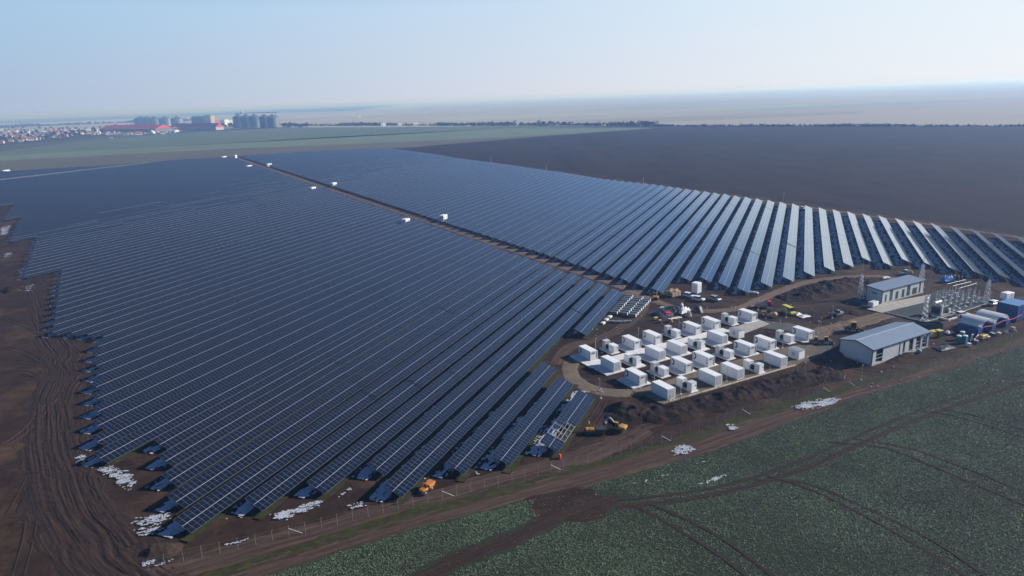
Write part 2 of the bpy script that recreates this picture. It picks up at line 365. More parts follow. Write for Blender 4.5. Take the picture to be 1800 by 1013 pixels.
poly_sheet('meadow', [g(-60, 275)[:2], g(0, 267.5)[:2], g(200, 242.5)[:2], g(330, 231)[:2], g(200, 238)[:2], g(100, 248)[:2], g(0, 256)[:2], g(-60, 260)[:2]], 0.16, field_mat('dull_grass', (0.075, 0.082, 0.048), (0.088, 0.092, 0.055)))
strip('country_road', [g(-60, 277, 0), g(0, 268), g(100, 255), g(170, 246.5), (g(230, 241))], 7, 0.25, mat('pale_asphalt', (0.30, 0.27, 0.25), 0.9), step=60, across=1, jitter=0)

# ---- crop field in front
edge_px = [(300, 1062), (490, 1005), (760, 921), (1000, 862), (1150, 822), (1300, 776), (1500, 703), (1700, 640), (1800, 607)]
CE = resample(gl(edge_px) + [np.array([230, 216]), np.array([420, 290])], 2.0)
CE = CE + np.stack([0 * CE[:, 0], 0.9 * (vn(CE[:, 0] / 1.7, CE[:, 0] * 0, 5) - 0.5)], 1)
poly_sheet('crop_field', [tuple(p) for p in CE] + [(420, -40), (-90, -40)], 0.02, M_CROP)
# field tracks: muddy wheel marks across the crop (pixel lines measured in the photograph)
TR = [([(700, 1040), (800, 988), (900, 948), (1000, 902), (1085, 872)], 4.0, 2.6), ([(1085, 880), (1200, 868), (1310, 845), (1420, 806), (1560, 745), (1700, 693), (1830, 650)], .85, .7),
      ([(1085, 892), (1200, 880), (1330, 852), (1440, 814), (1580, 752), (1720, 700), (1830, 664)], 1.2, .9),
      ([(1120, 893), (1180, 925), (1260, 975), (1345, 1040)], .75, .7), ([(1140, 886), (1215, 918), (1290, 962), (1390, 1040)], .75, .7),
      ([(1330, 845), (1420, 852), (1520, 893), (1640, 952), (1740, 1020)], .65, .6), ([(1350, 838), (1440, 868), (1560, 930), (1660, 990), (1720, 1030)], .65, .6),
      ([(1460, 778), (1560, 790), (1680, 838), (1800, 888), (1880, 920)], .6, .6), ([(1500, 772), (1600, 790), (1700, 825), (1800, 866), (1880, 900)], .6, .6),
      ([(1640, 725), (1700, 738), (1800, 770), (1880, 795)], .45, .45), ([(1660, 721), (1720, 733), (1800, 756), (1880, 782)], .45, .45)]
TRW = []
for i, (pl, w0, w1) in enumerate(TR):
    P = gl(pl); TRW.append((resample(P, 1.0), max(w0, w1)))
    strip('field_track', P, w0, 0.05 + 0.004 * i, M_MUD, 0.8, 6, 0.3, 0.05, 30 + i, w1, drape=False)
# turning circle
tc0 = g(1012, 888)[:2]
poly_sheet('turning_circle', [tc0 + np.array([math.cos(t) * 8.4, math.sin(t) * 5.6]) * (1 + 0.12 * math.sin(5 * t + 1)) + np.array([-1.5 * math.cos(t) ** 2, 0]) for t in np.linspace(0, 2 * math.pi, 48, endpoint=False)], 0.03, M_DIRT)
for k_, rr in enumerate((2.6, 3.4, 4.3, 5.0, 5.8)):
    strip('wheel_mark', [tc0 + np.array([math.cos(t) * rr * 1.15, math.sin(t) * rr * 0.75 + 0.3]) for t in np.linspace(0.3 * k_, 0.3 * k_ + 5.5, 40)], 0.20, 0.05 + 0.004 * k_, M_MUD, 0.5, 2, 0.3, 0, 60 + k_)

# ---- roads and tracks
strip('field_road', gl([(250, 1062), (465, 1003), (730, 922), (1000, 848), (1180, 797), (1400, 726), (1600, 663), (1800, 603)]) + [np.array([240, 226]), np.array([420, 305])], 7.4, 0.035, M_ROAD, 1.2, 22, 0.10, 0.10, 4)
strip('grass_verge', gl([(200, 1066), (420, 1000), (700, 909), (950, 843), (1180, 779), (1400, 707), (1600, 652), (1800, 592)]) + [np.array([242, 232])], 4.2, 0.025, M_VERGE, 1.2, 8, 0.25, 0.12, 9)
strip('perimeter_track', gl([(180, 1040), (300, 1003), (450, 962), (600, 922), (760, 876), (900, 836), (1010, 806), (1090, 775), (1130, 752)]), 6.5, 0.03, M_ROAD, 1.2, 20, 0.15, 0.08, 14)
strip('rutted_track', gl([(60, 470), (70, 520), (95, 590), (110, 640), (100, 700), (95, 760), (105, 830), (130, 900), (170, 960), (220, 1010), (260, 1050)]), 9.0, 0.03, M_MUD, 0.35, 70, 0.2, 0.17, 21, 15.0)
strip('mud_track', gl([(150, 690), (142, 760), (150, 840), (175, 890), (230, 960)]), 3.5, 0.05, M_MUD, 0.6, 14, 0.3, 0.2, 23)
ra = [ao(262 - 5.83 * r - 4.4, C_R + r * PITCH_ROW + 0) for r in (-1, -4, -12, -30, -60, -103)]
roadL = [ao(277.5 - 5.8 * (r - 0.5) + 6.3, C_L + r * PITCH_ROW) for r in (6, 3, 0, -20, -50, -80, -92)]
strip('access_road', [np.array(p) for p in roadL], 6.2, 0.05, M_PALEROAD, 3.0, 14, 0.12, 0.06, 5)
strip('site_track', gl([(1095, 512), (1150, 528), (1210, 545), (1290, 543), (1340, 524), (1400, 500), (1460, 489), (1520, 485), (1560, 487), (1610, 497)]), 4.2, 0.05, M_PALEROAD, 1.5, 14, 0.2, 0.10, 25)
strip('site_track', gl([(1130, 527), (1128, 545), (1105, 567), (1060, 592), (1010, 606), (985, 622), (975, 640)]), 4.6, 0.045, M_ROAD, 1.2, 14, 0.2, 0.12, 26)
strip('site_track', gl([(1340, 590), (1280, 552), (1200, 572), (1120, 588), (1060, 602)]), 5.5, 0.04, M_MUD, 1.2, 14, 0.25, 0.12, 27)
strip('site_track', gl([(1380, 545), (1440, 540), (1500, 520), (1540, 505)]), 5.5, 0.045, M_MUD, 1.2, 14, 0.3, 0.12, 28)
strip('site_track', gl([(1440, 585), (1500, 568), (1560, 552)]), 7.0, 0.05, M_PALEROAD, 1.2, 14, 0.2, 0.06, 29)
strip('site_track', gl([(1640, 572), (1700, 560), (1750, 540), (1810, 523)]), 4.6, 0.05, M_ROAD, 1.2, 14, 0.25, 0.1, 33)
# gravel loop round the battery yard, grey gravel road, yard
strip('gravel_road', gl([(1010, 628), (1002, 648), (1012, 668), (1045, 684), (1090, 690), (1135, 686)]) , 4.6, 0.06, M_GRAVEL, 0.8, 8, 0.08, 0.03, 34)
poly_sheet('gravel_yard', gl([(1112, 688), (1167, 712), (1400, 643), (1440, 618), (1425, 603), (1385, 610), (1250, 645)]), 0.064, M_GRAVEL)
strip('grey_road', gl([(1340, 570), (1385, 574), (1420, 585), (1440, 600), (1425, 616), (1395, 628)]), 8.0, 0.068, M_GREYGRAVEL, 1.0, 8, 0.06, 0.02, 35)
# concrete pads
def slab(name, e1a, e1b, e2a, e2b, z0, z1, m):
    b = MB(); b.box(e1a, e1b, e2a, e2b, z0, z1); me = mesh(name, b.v, b.f, (m,)); o = struct(name, me); o.rotation_euler = (0, 0, B_ROT); return o

# faint wheel marks over the bare ground
WM = [[(0, 640), (40, 640), (80, 650), (112, 668)], [(0, 656), (45, 655), (90, 672)], [(0, 610), (50, 622), (105, 655)], [(30, 1013), (50, 940), (60, 880), (95, 820)], [(5, 780), (40, 760), (95, 700)], [(10, 560), (50, 575), (95, 600)], [(20, 900), (60, 830), (100, 790)],
      [(1150, 575), (1230, 558), (1300, 548)], [(1140, 584), (1240, 562), (1310, 552)], [(1100, 596), (1180, 580), (1260, 562)], [(1240, 553), (1300, 557), (1340, 575)], [(1310, 530), (1380, 535), (1450, 527), (1510, 512)], [(1300, 540), (1380, 543), (1460, 533)],
      [(1420, 560), (1460, 575), (1490, 590)], [(1400, 545), (1450, 552), (1500, 575)], [(1560, 575), (1610, 590), (1650, 605), (1690, 612)], [(1600, 600), (1650, 596), (1700, 590)], [(1640, 625), (1680, 612), (1720, 602)], [(1500, 650), (1540, 655), (1600, 640), (1680, 618)],
      [(1230, 505), (1290, 520), (1340, 520)], [(1170, 500), (1230, 510), (1290, 530)], [(1420, 515), (1470, 493), (1540, 488)], [(1640, 503), (1700, 500), (1760, 508)], [(1650, 497), (1720, 505), (1790, 520)], [(1040, 780), (1090, 765), (1130, 750), (1170, 740)], [(1020, 785), (1070, 775), (1120, 758)], [(985, 770), (1020, 755), (1045, 730), (1060, 705)], [(1000, 790), (1035, 765), (1062, 738), (1080, 705)]]
for i, pl in enumerate(WM):
    P = resample(gl(pl), 1.0); T = np.gradient(P, axis=0); T /= np.linalg.norm(T, axis=1)[:, None]; Nn = np.stack([T[:, 1], -T[:, 0]], 1)
    for s_ in (-.9, .9): strip('wheel_mark', P[::3] + Nn[::3] * s_, .55, .05 + .002 * (i % 9) + (.001 if s_ > 0 else 0), M_MUD if i % 4 else M_ROAD, .4, 4, .5, .05, 300 + 2 * i, drape=True)
# ================================================================ SOLAR ROWS
k = NT('solar_cells', 0.16, 0.5)
k.p.inputs['IOR'].default_value = 1.50; k.p.inputs['Coat Weight'].default_value = 1.0; k.p.inputs['Coat Roughness'].default_value = 0.06; k.p.inputs['Sheen Weight'].default_value = 0.6; k.p.inputs['Sheen Roughness'].default_value = 0.35; k.p.inputs['Sheen Tint'].default_value = (0.62, 0.80, 1.0, 1)
uv = k.sep(k.tc.outputs['UV']); mu = k.math('FRACT', k.math('DIVIDE', uv[0], 1.154))
def near_edge(x, w):            # 1 within w of 0 or 1
    return k.math('GREATER_THAN', k.math('ABSOLUTE', k.math('SUBTRACT', x, 0.5)), 0.5 - w)
line_u = near_edge(mu, 0.021)
sv_ = k.math('DIVIDE', uv[1], 2.28); line_v = near_edge(sv_, 0.011)
mid = k.math('LESS_THAN', k.math('ABSOLUTE', k.math('SUBTRACT', sv_, 0.5)), 0.0075)
fr = k.math('MAXIMUM', line_u, line_v)
cid = k.math('FLOOR', k.math('DIVIDE', uv[0], 1.154))
wn = k.t.nodes.new('ShaderNodeTexWhiteNoise'); wn.noise_dimensions = '2D'
cb = k.t.nodes.new('ShaderNodeCombineXYZ'); k.t.links.new(cid, cb.inputs[0]); k.t.links.new(k.math('FLOOR', k.math('MULTIPLY', sv_, 2.0)), cb.inputs[1])
oi = k.t.nodes.new('ShaderNodeObjectInfo'); av = k.t.nodes.new('ShaderNodeVectorMath'); av.operation = 'ADD'
k.t.links.new(cb.outputs[0], av.inputs[0]); k.t.links.new(k.math('MULTIPLY', oi.outputs['Random'], 71.0), av.inputs[1]); k.t.links.new(av.outputs[0], wn.inputs['Vector'])
cell = k.mix(wn.outputs['Value'], (0.0022, 0.0028, 0.0075), (0.0042, 0.0054, 0.0125))
dust = k.noise(k.vec('UV'), 0.35, 5, 0.65)
cell = k.mix(k.ramp(dust, (0.45, 0.0), (0.8, 0.03)), cell, (0.10, 0.10, 0.105))
c = k.mix(mid, cell, (0.10, 0.115, 0.14)); c = k.mix(fr, c, (0.145, 0.165, 0.21))
k.col(c); k.set(k.p.inputs['Roughness'], k.mix(fr, (0.09, 0.09, 0.09), (0.42, 0.42, 0.42)))
M_PANEL = k.m
M_ALU = mat('bright_aluminium', (0.72, 0.73, 0.74), 0.38, 0.6, 0.1)
M_GALV = mat('galvanised_steel', (0.42, 0.43, 0.44), 0.5, 0.55, 0.15)
M_BACK = mat('panel_backsheet', (0.09, 0.09, 0.10), 0.6)
MOD = 1.154
_tab = {}
ct, st_ = math.cos(TILT), math.sin(TILT)
def sl(x, s, d=0.0):            # point on the table: x along the row, s up the slope, d above the glass plane
    return (x, s * ct - d * st_, H0 + s * st_ + d * ct)
def table_mesh(n, parts=((0, 1), (1, 1))):
    key = n
    if key in _tab: return _tab[key]
    L = n * MOD; v = []; f = []; uvs = []; mi = []
    for s0 in (0.0, 2.32):
        s1 = s0 + 2.28; b = len(v)
        v += [sl(0, s0), sl(L, s0), sl(L, s1), sl(0, s1), sl(0, s0, -.035), sl(L, s0, -.035), sl(L, s1, -.035), sl(0, s1, -.035)]
        F = [(0, 1, 2, 3), (7, 6, 5, 4), (0, 4, 5, 1), (1, 5, 6, 2), (2, 6, 7, 3), (3, 7, 4, 0)]
        f += [tuple(i + b for i in q) for q in F]; mi += [0, 2, 1, 2, 1, 2]
        uvs += [(0, 0), (L, 0), (L, 2.28), (0, 2.28)] + [(0, 0)] * 20
    # bright clamp rail in the joint between the two module courses
    b = len(v); v += [sl(0, 2.272, .012), sl(L, 2.272, .012), sl(L, 2.328, .012), sl(0, 2.328, .012), sl(0, 2.272, -.03), sl(L, 2.272, -.03), sl(L, 2.328, -.03), sl(0, 2.328, -.03)]
    f += [tuple(i + b for i in q) for q in [(0, 1, 2, 3), (7, 6, 5, 4), (0, 4, 5, 1), (1, 5, 6, 2), (2, 6, 7, 3), (3, 7, 4, 0)]]; mi += [1] * 6; uvs += [(0, 0)] * 24
    _tab[key] = mesh('panel_table', v, f, (M_PANEL, M_ALU, M_BACK), uv=uvs, mi=mi); return _tab[key]
_frm = {}
def frame_mesh(n):
    if n in _frm: return _frm[n]
    L = n * MOD; b = MB(); k = max(2, int(round(L / 6.9)) + 1)
    for i in range(k):
        x = 0.9 + (L - 1.8) * i / (k - 1)
        p = sl(x, 1.3, -.17); q = sl(x, 3.5, -.17)
        b.box(x - .05, x + .05, p[1] - .06, p[1] + .06, -0.25, p[2]); b.box(x - .05, x + .05, q[1] - .06, q[1] + .06, -0.25, q[2])
        b.bar(sl(x, .3, -.12), sl(x, 4.35, -.12), .07, .1); b.bar((x, p[1], .35), sl(x, 2.8, -.15), .05)
    for s in (.55, 1.75, 2.85, 4.05): b.bar(sl(0.05, s, -.07), sl(L - .05, s, -.07), .06, .07)
    _frm[n] = mesh('support_frame', b.v, b.f, (M_GALV,)); return _frm[n]
def ordw(n): return '%d%s' % (n, 'th' if 10 <= n % 100 <= 20 else {1: 'st', 2: 'nd', 3: 'rd'}.get(n % 10, 'th'))
ROW_ROT = math.pi / 2 - AZ
def row(a0, a1, o, label, group, frames='all', seed=0, tablen=52, skip=None):
    n = int(round((a1 - a0) / MOD)); p = ao(a0, o)
    t = thing('solar_panel_row', label, 'solar panels', (p[0], p[1], 0), ROW_ROT, group)
    rnd = random.Random(seed); x = 0; first = True
    rest = n
    segs = []
    while rest > 0:
        m = min(tablen, rest); 
        if rest - m < 8: m = rest
        segs.append(m); rest -= m
    for i, m in enumerate(segs):
        if skip and i in skip: x += m * MOD + 0.2; continue
        dz = rnd.uniform(-.05, .05); rx = R_(rnd.gauss(0, .35)); ry = R_(rnd.gauss(0, .05))
        o_ = link('panel_table', table_mesh(m), t, (x, 0, dz), (rx, ry, 0))
        if frames == 'all' or (frames == 'first' and i == 0) or (frames == 'ends' and i in (0, len(segs) - 1)):
            link('support_frame', frame_mesh(m), o_)
        x += m * MOD + 0.22
    return t
# --- left block: row 7 is nearest the battery yard, rows count away into the distance
LW = {7: 124.6, 6: 116.0, 5: 109.9, 4: 98.3, 3: 104.1, 2: 94.3, 1: 85.4, 0: 75.5, -1: 81.0, -2: 86.3, -3: 92.0, -4: 97.2, -5: 88.1, -6: 93.3, -7: 99.1, -8: 104.8, -9: 110.4, -10: 115.8,
      -11: 122., -12: 127.4, -13: 133., -14: 139.2, -15: 146.9, -16: 147.0, -17: 146.5, -18: 145.}
for r in range(-19, -31, -1): LW[r] = 145. + 5.6 * (-18 - r)
LW[-31] = 198.7
for r in range(-32, -45, -1): LW[r] = 198.7 + 5.6 * (-31 - r)
for r in range(-45, -58, -1): LW[r] = 259. + 5.6 * (-45 - r)
for r in range(-58, -70, -1): LW[r] = 316.5 + 5.6 * (-58 - r)
for r in range(-70, -122, -1): LW[r] = 352. + 4.3 * (-70 - r)
def l_east(r):
    if r >= -93: return {7: 153.5, 6: 160.4, 5: 169.2}.get(r, 277.5 - 5.8 * r)
    return float(np.interp(-r, [93, 94, 101.7, 106.4, 113.3, 120, 130], [817, 814, 760, 693, 645, 600, 535]))
LEFT_GROUP = 'solar panel rows left of the dirt road'
lab_l = {6: 'panel row beside the bare-framed row, its far end at the gravel loop', 5: 'third panel row back from the excavator, ending beside the gravel loop', 4: 'panel row whose near tip overhangs the orange dumper',
         0: 'panel row ending in the leftmost front tip, over snow patches', -5: 'panel row whose left tip sticks out past its neighbours above the white snow patch'}
for r in range(6, -121, -1):
    a0, a1 = LW[r], l_east(r)
    if a1 - a0 < 12: continue
    lab = lab_l.get(r, 'dark blue panel row left of the dirt road, %s counting back from the excavator corner' % ordw(8 - r))
    if r in (-102, -103):      # two far rows where no modules are mounted yet
        t = thing('solar_panel_row', 'bare pale rack row without modules far left, %s of two' % ('nearer' if r == -102 else 'farther'), 'solar panels', (*ao(a0, C_L + r * PITCH_ROW), 0), ROW_ROT, LEFT_GROUP)
        for i in range(int((a1 - a0) / 60.2)): link('bare_frame', frame_mesh(52), t, (i * 60.2, 0, 0))
        continue
    row(a0, a1, C_L + r * PITCH_ROW, lab, LEFT_GROUP, 'all' if r > -4 else ('first' if r > -40 else 'none'), 100 + r)
row(197.8, 247.9, C_L + 5 * PITCH_ROW, 'short detached panel row beside the stacked panel pallets', LEFT_GROUP, 'all', 5)
# row 7: modules still missing over a bare frame
t7 = thing('solar_panel_row', 'short unfinished panel row with missing modules showing its bare frame', 'solar panels', (*ao(124.6, C_L + 7 * PITCH_ROW), 0), ROW_ROT, LEFT_GROUP)
o_ = link('panel_table', table_mesh(4), t7); link('support_frame', frame_mesh(4), o_)
o_ = link('panel_table', table_mesh(14), t7, (12.75, 0, 0)); link('support_frame', frame_mesh(14), o_)
b = MB()
for i in range(4):
    x = 5.0 + 2.45 * i; b.bar(sl(x, .1, -.1), sl(x, 4.5, -.1), .07, .09)
    p = sl(x, 1.3, -.15); b.box(x - .05, x + .05, p[1] - .05, p[1] + .05, -.2, p[2]); q_ = sl(x, 3.5, -.15); b.box(x - .05, x + .05, q_[1] - .05, q_[1] + .05, -.2, q_[2])
    if i < 3: b.bar(sl(x, 3.0, -.1), sl(x + 2.45, 4.2, -.1), .04); b.bar(sl(x, .5, -.1), sl(x + 2.45, 1.9, -.1), .04)
for s in (.12, 1.2, 2.0, 2.75, 4.45): b.bar(sl(4.6, s, -.04), sl(12.75, s, -.04), .08, .07)
b.build('bare_frame', M_ALU, t7)
v = []; f = []; uvs = []
for (xa, xb, s0) in ((10.4, 12.7, 2.32),):
    n0 = len(v); v += [sl(xa, s0), sl(xb, s0), sl(xb, s0 + 2.28), sl(xa, s0 + 2.28)]; f.append((n0, n0 + 1, n0 + 2, n0 + 3)); uvs += [(0, 0), (2 * MOD, 0), (2 * MOD, 2.28), (0, 2.28)]
link('loose_module', mesh('loose_module', v, f, (M_PANEL,), uv=uvs), t7)
# --- right block
RW = {-2: 271.8, -1: 272.7, 0: 266.4, 1: 260.4, 2: 270.8, 3: 281.4, 4: 292., 5: 302.2, 6: 311.3, 7: 322.7, 8: 315.7, 9: 323.9, 10: 319.4, 11: 313.5, 12: 308.2, 13: 304.8, 14: 300., 15: 296., 16: 292., 17: 290., 18: 288.}
def r_west(i): return RW[i] if i in RW else 252.0 - 5.84 * (i + 3)
RE = np.array([[18, 376], [15, 394.5], [10, 427.2], [5, 458.3], [0, 490.6], [-8.4, 542.7], [-11.6, 562.7], [-18.4, 596], [-24.6, 640], [-31, 678], [-39, 729.8], [-47.8, 777.6], [-60, 861], [-79, 971], [-88.3, 942], [-96.9, 882], [-103.2, 836]])
def r_east(i): return float(np.interp(-i, -RE[:, 0], RE[:, 1]))
RIGHT_GROUP = 'solar panel rows right of the dirt road'
lab_r = {-3: 'panel row whose near end stands over the yellow machine and cardboard stack', 1: 'pale reflecting panel row reaching nearest the parked cars', 4: 'pale panel row that points straight away from the viewer',
         0: 'reflecting panel row just left of the row nearest the parked cars'}
for i in range(18, -104, -1):
    a0, a1 = r_west(i), r_east(i)
    if a1 - a0 < 12: continue
    lab = lab_r.get(i, 'sky-reflecting panel row right of the dirt road, %s counting from the right edge' % ordw(19 - i))
    row(a0, a1, C_R + i * PITCH_ROW, lab, RIGHT_GROUP, 'all' if i > -8 else 'first', 400 + i, 56)
# grass along the low edges, snow left in the shade behind each row
gv = []; gq = []
def gstrip(a0, a1, o0, o1, z=0.03, st=3.0):
    n = max(1, int((a1 - a0) / st)); A = np.linspace(a0, a1, n + 1); j = 0.5 * (vn(A / 2.0, A * 0 + o0, 3) - 0.5); j2 = 0.8 * (vn(A / 1.5, A * 0 + o1, 4) - 0.5)
    b0 = sum(len(x) for x in gv)
    P = np.concatenate([U[None] * A[:, None] + N[None] * (o0 + j)[:, None], U[None] * A[:, None] + N[None] * (o1 + j2)[:, None]])
    gv.append(np.concatenate([P, np.full((len(P), 1), z)], 1)); i = np.arange(n) + b0
    gq.append(np.stack([i, i + n + 1, i + n + 2, i + 1], 1))
for r in range(7, -40, -1): gstrip(LW[r] - 1.5, l_east(r) + 1.5, C_L + r * PITCH_ROW - 1.2, C_L + r * PITCH_ROW + 0.70)
gstrip(196.5, 249.5, C_L + 5 * PITCH_ROW - 1.2, C_L + 5 * PITCH_ROW + 1.0)
for i in range(16, -8, -1): gstrip(r_west(i) - .5, r_east(i), C_R + i * PITCH_ROW - 1.2, C_R + i * PITCH_ROW + 0.4)
tag(link('grass', fast_mesh('grass', np.concatenate(gv), np.concatenate(gq), M_VERGE)), kind='stuff')

sv2 = []; sq = []
def snow_cells(P, keep, du, dv, z=0.06):
    """P (n,2) cell centres, keep mask; du, dv (2,) half edge vectors; every cell a small tilted flake of crusted snow"""
    P = P[keep]
    if len(P) == 0: return
    rs = np.random.RandomState(len(sv2) + 3); j = lambda: rs.uniform(.75, 1.5, (len(P), 1))
    c = [P - du * j() - dv * j(), P + du * j() - dv * j(), P + du * j() + dv * j(), P - du * j() + dv * j()]
    b0 = sum(len(x) for x in sv2)
    v = np.stack([np.concatenate([x, z + rs.uniform(0, .05, (len(P), 1))], 1) for x in c], 1).reshape(-1, 3)
    sv2.append(v); sq.append(np.arange(len(v)).reshape(-1, 4) + b0)
def row_snow(a0, a1, o, dens, seed):
    A = np.arange(a0, a1, 0.36); O = np.arange(o - 7.3, o - 2.9, 0.24); AA, OO = np.meshgrid(A, O)
    k1 = 0.6 * fbm(AA / 3.0, (OO + 31 * seed) / 0.6, seed, 5) + 0.4 * fbm(AA / 0.9, (OO + 31 * seed) / 0.5, seed + 1, 3); edge = 1 - np.abs(OO - (o - 5.1)) / 2.4
    keep = (k1 * 0.85 + 0.28 * edge) > (0.82 - dens)
    snow_cells((U[None] * AA.ravel()[:, None] + N[None] * OO.ravel()[:, None]), keep.ravel(), U * .17, N * .11)
for r in range(7, -60, -1):
    row_snow(LW[r] - 1.6, LW[r] + (34 if r >= 3 else 9), C_L + r * PITCH_ROW, 0.27 if r > -5 else 0.30, r + 200)
    if r >= 4: row_snow(LW[r] + 34, l_east(r) - 4, C_L + r * PITCH_ROW, 0.08, r + 300)
row_snow(198, 246, C_L + 5 * PITCH_ROW, 0.12, 77)
for i in range(17, -7, -1): row_snow(r_west(i) - 1, r_east(i) - 6, C_R + i * PITCH_ROW, 0.24 if i > 2 else 0.15, i + 500)
for i in range(-7, -28, -1): row_snow(r_west(i) - 1, r_west(i) + 8, C_R + i * PITCH_ROW, 0.18, i + 500)
def patch(pl, dens, seed, ang=0.0, cell=0.22, stretch=2.6):
    """a patch of old snow inside a photographed outline"""
    W_ = np.array(gl(pl)); lo = W_.min(0); hi = W_.max(0)
    xx, yy = np.meshgrid(np.arange(lo[0], hi[0], cell * 1.6), np.arange(lo[1], hi[1], cell * 1.6))
    inside = np.zeros(xx.shape, bool); n = len(W_); dist = np.full(xx.shape, 1e9)
    for i in range(n):
        (x0, y0), (x1, y1) = W_[i], W_[(i + 1) % n]
        cnd = ((y0 > yy) != (y1 > yy)) & (xx < (x1 - x0) * (yy - y0) / (y1 - y0 + 1e-12) + x0); inside ^= cnd
        t = np.clip(((xx - x0) * (x1 - x0) + (yy - y0) * (y1 - y0)) / ((x1 - x0) ** 2 + (y1 - y0) ** 2 + 1e-9), 0, 1)
        dist = np.minimum(dist, np.hypot(xx - x0 - t * (x1 - x0), yy - y0 - t * (y1 - y0)))
    ca, sa = math.cos(ang), math.sin(ang); s_ = xx * ca + yy * sa; t_ = -xx * sa + yy * ca
    k1 = 0.65 * fbm(s_ / (0.6 * stretch), t_ / 0.6, seed, 5) + 0.35 * fbm(s_ / 3.0, t_ / 2.0, seed + 3, 3) + 0.22 * np.minimum(1, dist / 1.2)
    snow_cells(np.stack([xx, yy], -1).reshape(-1, 2), (inside & (np.random.RandomState(seed).rand(*k1.shape) < np.clip((k1 - 0.88 + dens) / 0.30, 0, .92))).ravel(), np.array([ca, sa]) * cell, np.array([-sa, ca]) * cell * .8, 0.10)
for j, (pl, dn) in enumerate([([(168, 822), (205, 818), (232, 830), (245, 855), (225, 864), (205, 850), (180, 836)], .34), ([(228, 912), (255, 905), (300, 900), (300, 925), (265, 945), (240, 945)], .30),
     ([(470, 905), (500, 893), (560, 880), (575, 884), (530, 905), (500, 918), (478, 918)], .34), ([(606, 890), (640, 882), (645, 890), (620, 896)], .36), ([(590, 872), (615, 858), (622, 862), (600, 876)], .32),
     ([(384, 955), (440, 946), (443, 952), (395, 962)], .30), ([(242, 990), (270, 985), (305, 984), (300, 990), (255, 1000)], .40), ([(388, 912), (425, 906), (430, 918), (395, 922)], .28), ([(345, 938), (405, 932), (400, 940), (350, 946)], .16),
     ([(832, 830), (850, 820), (858, 824), (840, 838)], .34), ([(1180, 784), (1205, 780), (1225, 790), (1200, 805), (1182, 802)], .34), ([(1268, 748), (1290, 745), (1300, 755), (1285, 760)], .34),
     ([(1390, 716), (1420, 705), (1450, 698), (1482, 702), (1455, 716), (1415, 722)], .36), ([(1075, 858), (1130, 842), (1150, 835), (1150, 850), (1090, 870)], .10), ([(1150, 835), (1260, 798), (1265, 808), (1170, 848)], .06),
     ([(1225, 850), (1275, 833), (1278, 839), (1232, 858)], .30), ([(1450, 660), (1500, 655), (1490, 668), (1440, 672)], .18), ([(128, 800), (160, 795), (158, 820), (130, 822)], .20), ([(1000, 868), (1070, 862), (1060, 880), (1005, 885)], .05),
     ([(1035, 745), (1060, 738), (1058, 750), (1040, 756)], .10), ([(940, 752), (966, 742), (960, 770), (925, 800)], .14), ([(0, 400), (20, 396), (14, 412), (0, 414)], .3), ([(5, 446), (24, 442), (22, 452), (6, 456)], .2), ([(28, 478), (40, 474), (38, 484)], .3), ([(40, 505), (60, 500), (58, 512), (44, 514)], .25)]):
    patch(pl, dn, 900 + j, R_(15), 0.13)
tag(link('snow', fast_mesh('snow', np.concatenate(sv2), np.concatenate(sq), M_SNOW)), kind='stuff')
# ================================================================ the crop itself: leaf rosettes over the field in front
def dist_poly(px, py, P):
    d = np.full(px.shape, 1e9)
    for i in range(len(P) - 1):
        x0, y0 = P[i]; x1, y1 = P[i + 1]; dx, dy = x1 - x0, y1 - y0
        t = np.clip(((px - x0) * dx + (py - y0) * dy) / (dx * dx + dy * dy + 1e-9), 0, 1)
        d = np.minimum(d, np.hypot(px - x0 - t * dx, py - y0 - t * dy))
    return d
k = NT('rape_leaf', 0.55, 0.4); v = k.vec('Object'); n1 = k.noise(v, 0.9, 3, 0.6); n2 = k.noise(v, 0.05, 4, 0.6); n3 = k.noise(v, 7.0, 2, 0.5)
c = k.ramp(n1, (0.3, (0.092, 0.146, 0.068)), (0.5, (0.128, 0.196, 0.098)), (0.72, (0.190, 0.268, 0.162)))
c = k.mix(k.ramp(n2, (0.42, 0.0), (0.64, 0.75)), c, (0.070, 0.072, 0.040))
k.col(k.mix(k.ramp(n3, (0.55, 0.0), (0.7, 0.4)), c, (0.19, 0.27, 0.20))); M_LEAF = k.m  # paler flecks from the finest noise paint leaf highlights into the colour
rs = np.random.RandomState(11)
def frustum_mask(px, py, m=320):
    q = np.stack([px, py, np.full(px.shape, -CAM_H)], -1); d = q @ FW
    X_ = 900 + F_PX * (q @ CR) / d; Y_ = 506.5 - F_PX * (q @ CU) / d
    return (d > 1) & (X_ > -m) & (X_ < 1800 + m) & (Y_ < 1013 + m), X_, Y_
n_try = 860000
px = rs.uniform(-80, 230, n_try); py = rs.uniform(62, 222, n_try)
ok, X_, Y_ = frustum_mask(px, py)
edge_y = np.interp(px, CE[:, 0], CE[:, 1]); ok &= py < edge_y - 0.15 - 0.5 * vn(px / 1.5, py / 1.5, 8)
px, py, Y_ = px[ok], py[ok], Y_[ok]
dens = np.clip(0.60 + 1.3 * (fbm(px / 14, py / 9, 41, 4) - 0.40) + 1.5 * (fbm(px / 45, py / 22, 47, 3) - 0.46), 0.12, 1)
for P, w in TRW: dens = np.where(dist_poly(px, py, P) < w * (0.52 + 0.2 * vn(px / 2, py / 2, 6)), 0.02, dens)
rc = np.hypot((px - tc0[0]) / 8.2, (py - tc0[1]) / 5.6); dens = np.where(rc < 1.0, 0.03, dens)
keep = rs.rand(len(px)) < dens; px, py = px[keep], py[keep]
NL = 4
ang = rs.rand(len(px), 1) * 6.28 + np.arange(NL)[None] * 6.28 / NL + rs.normal(0, .35, (len(px), NL))
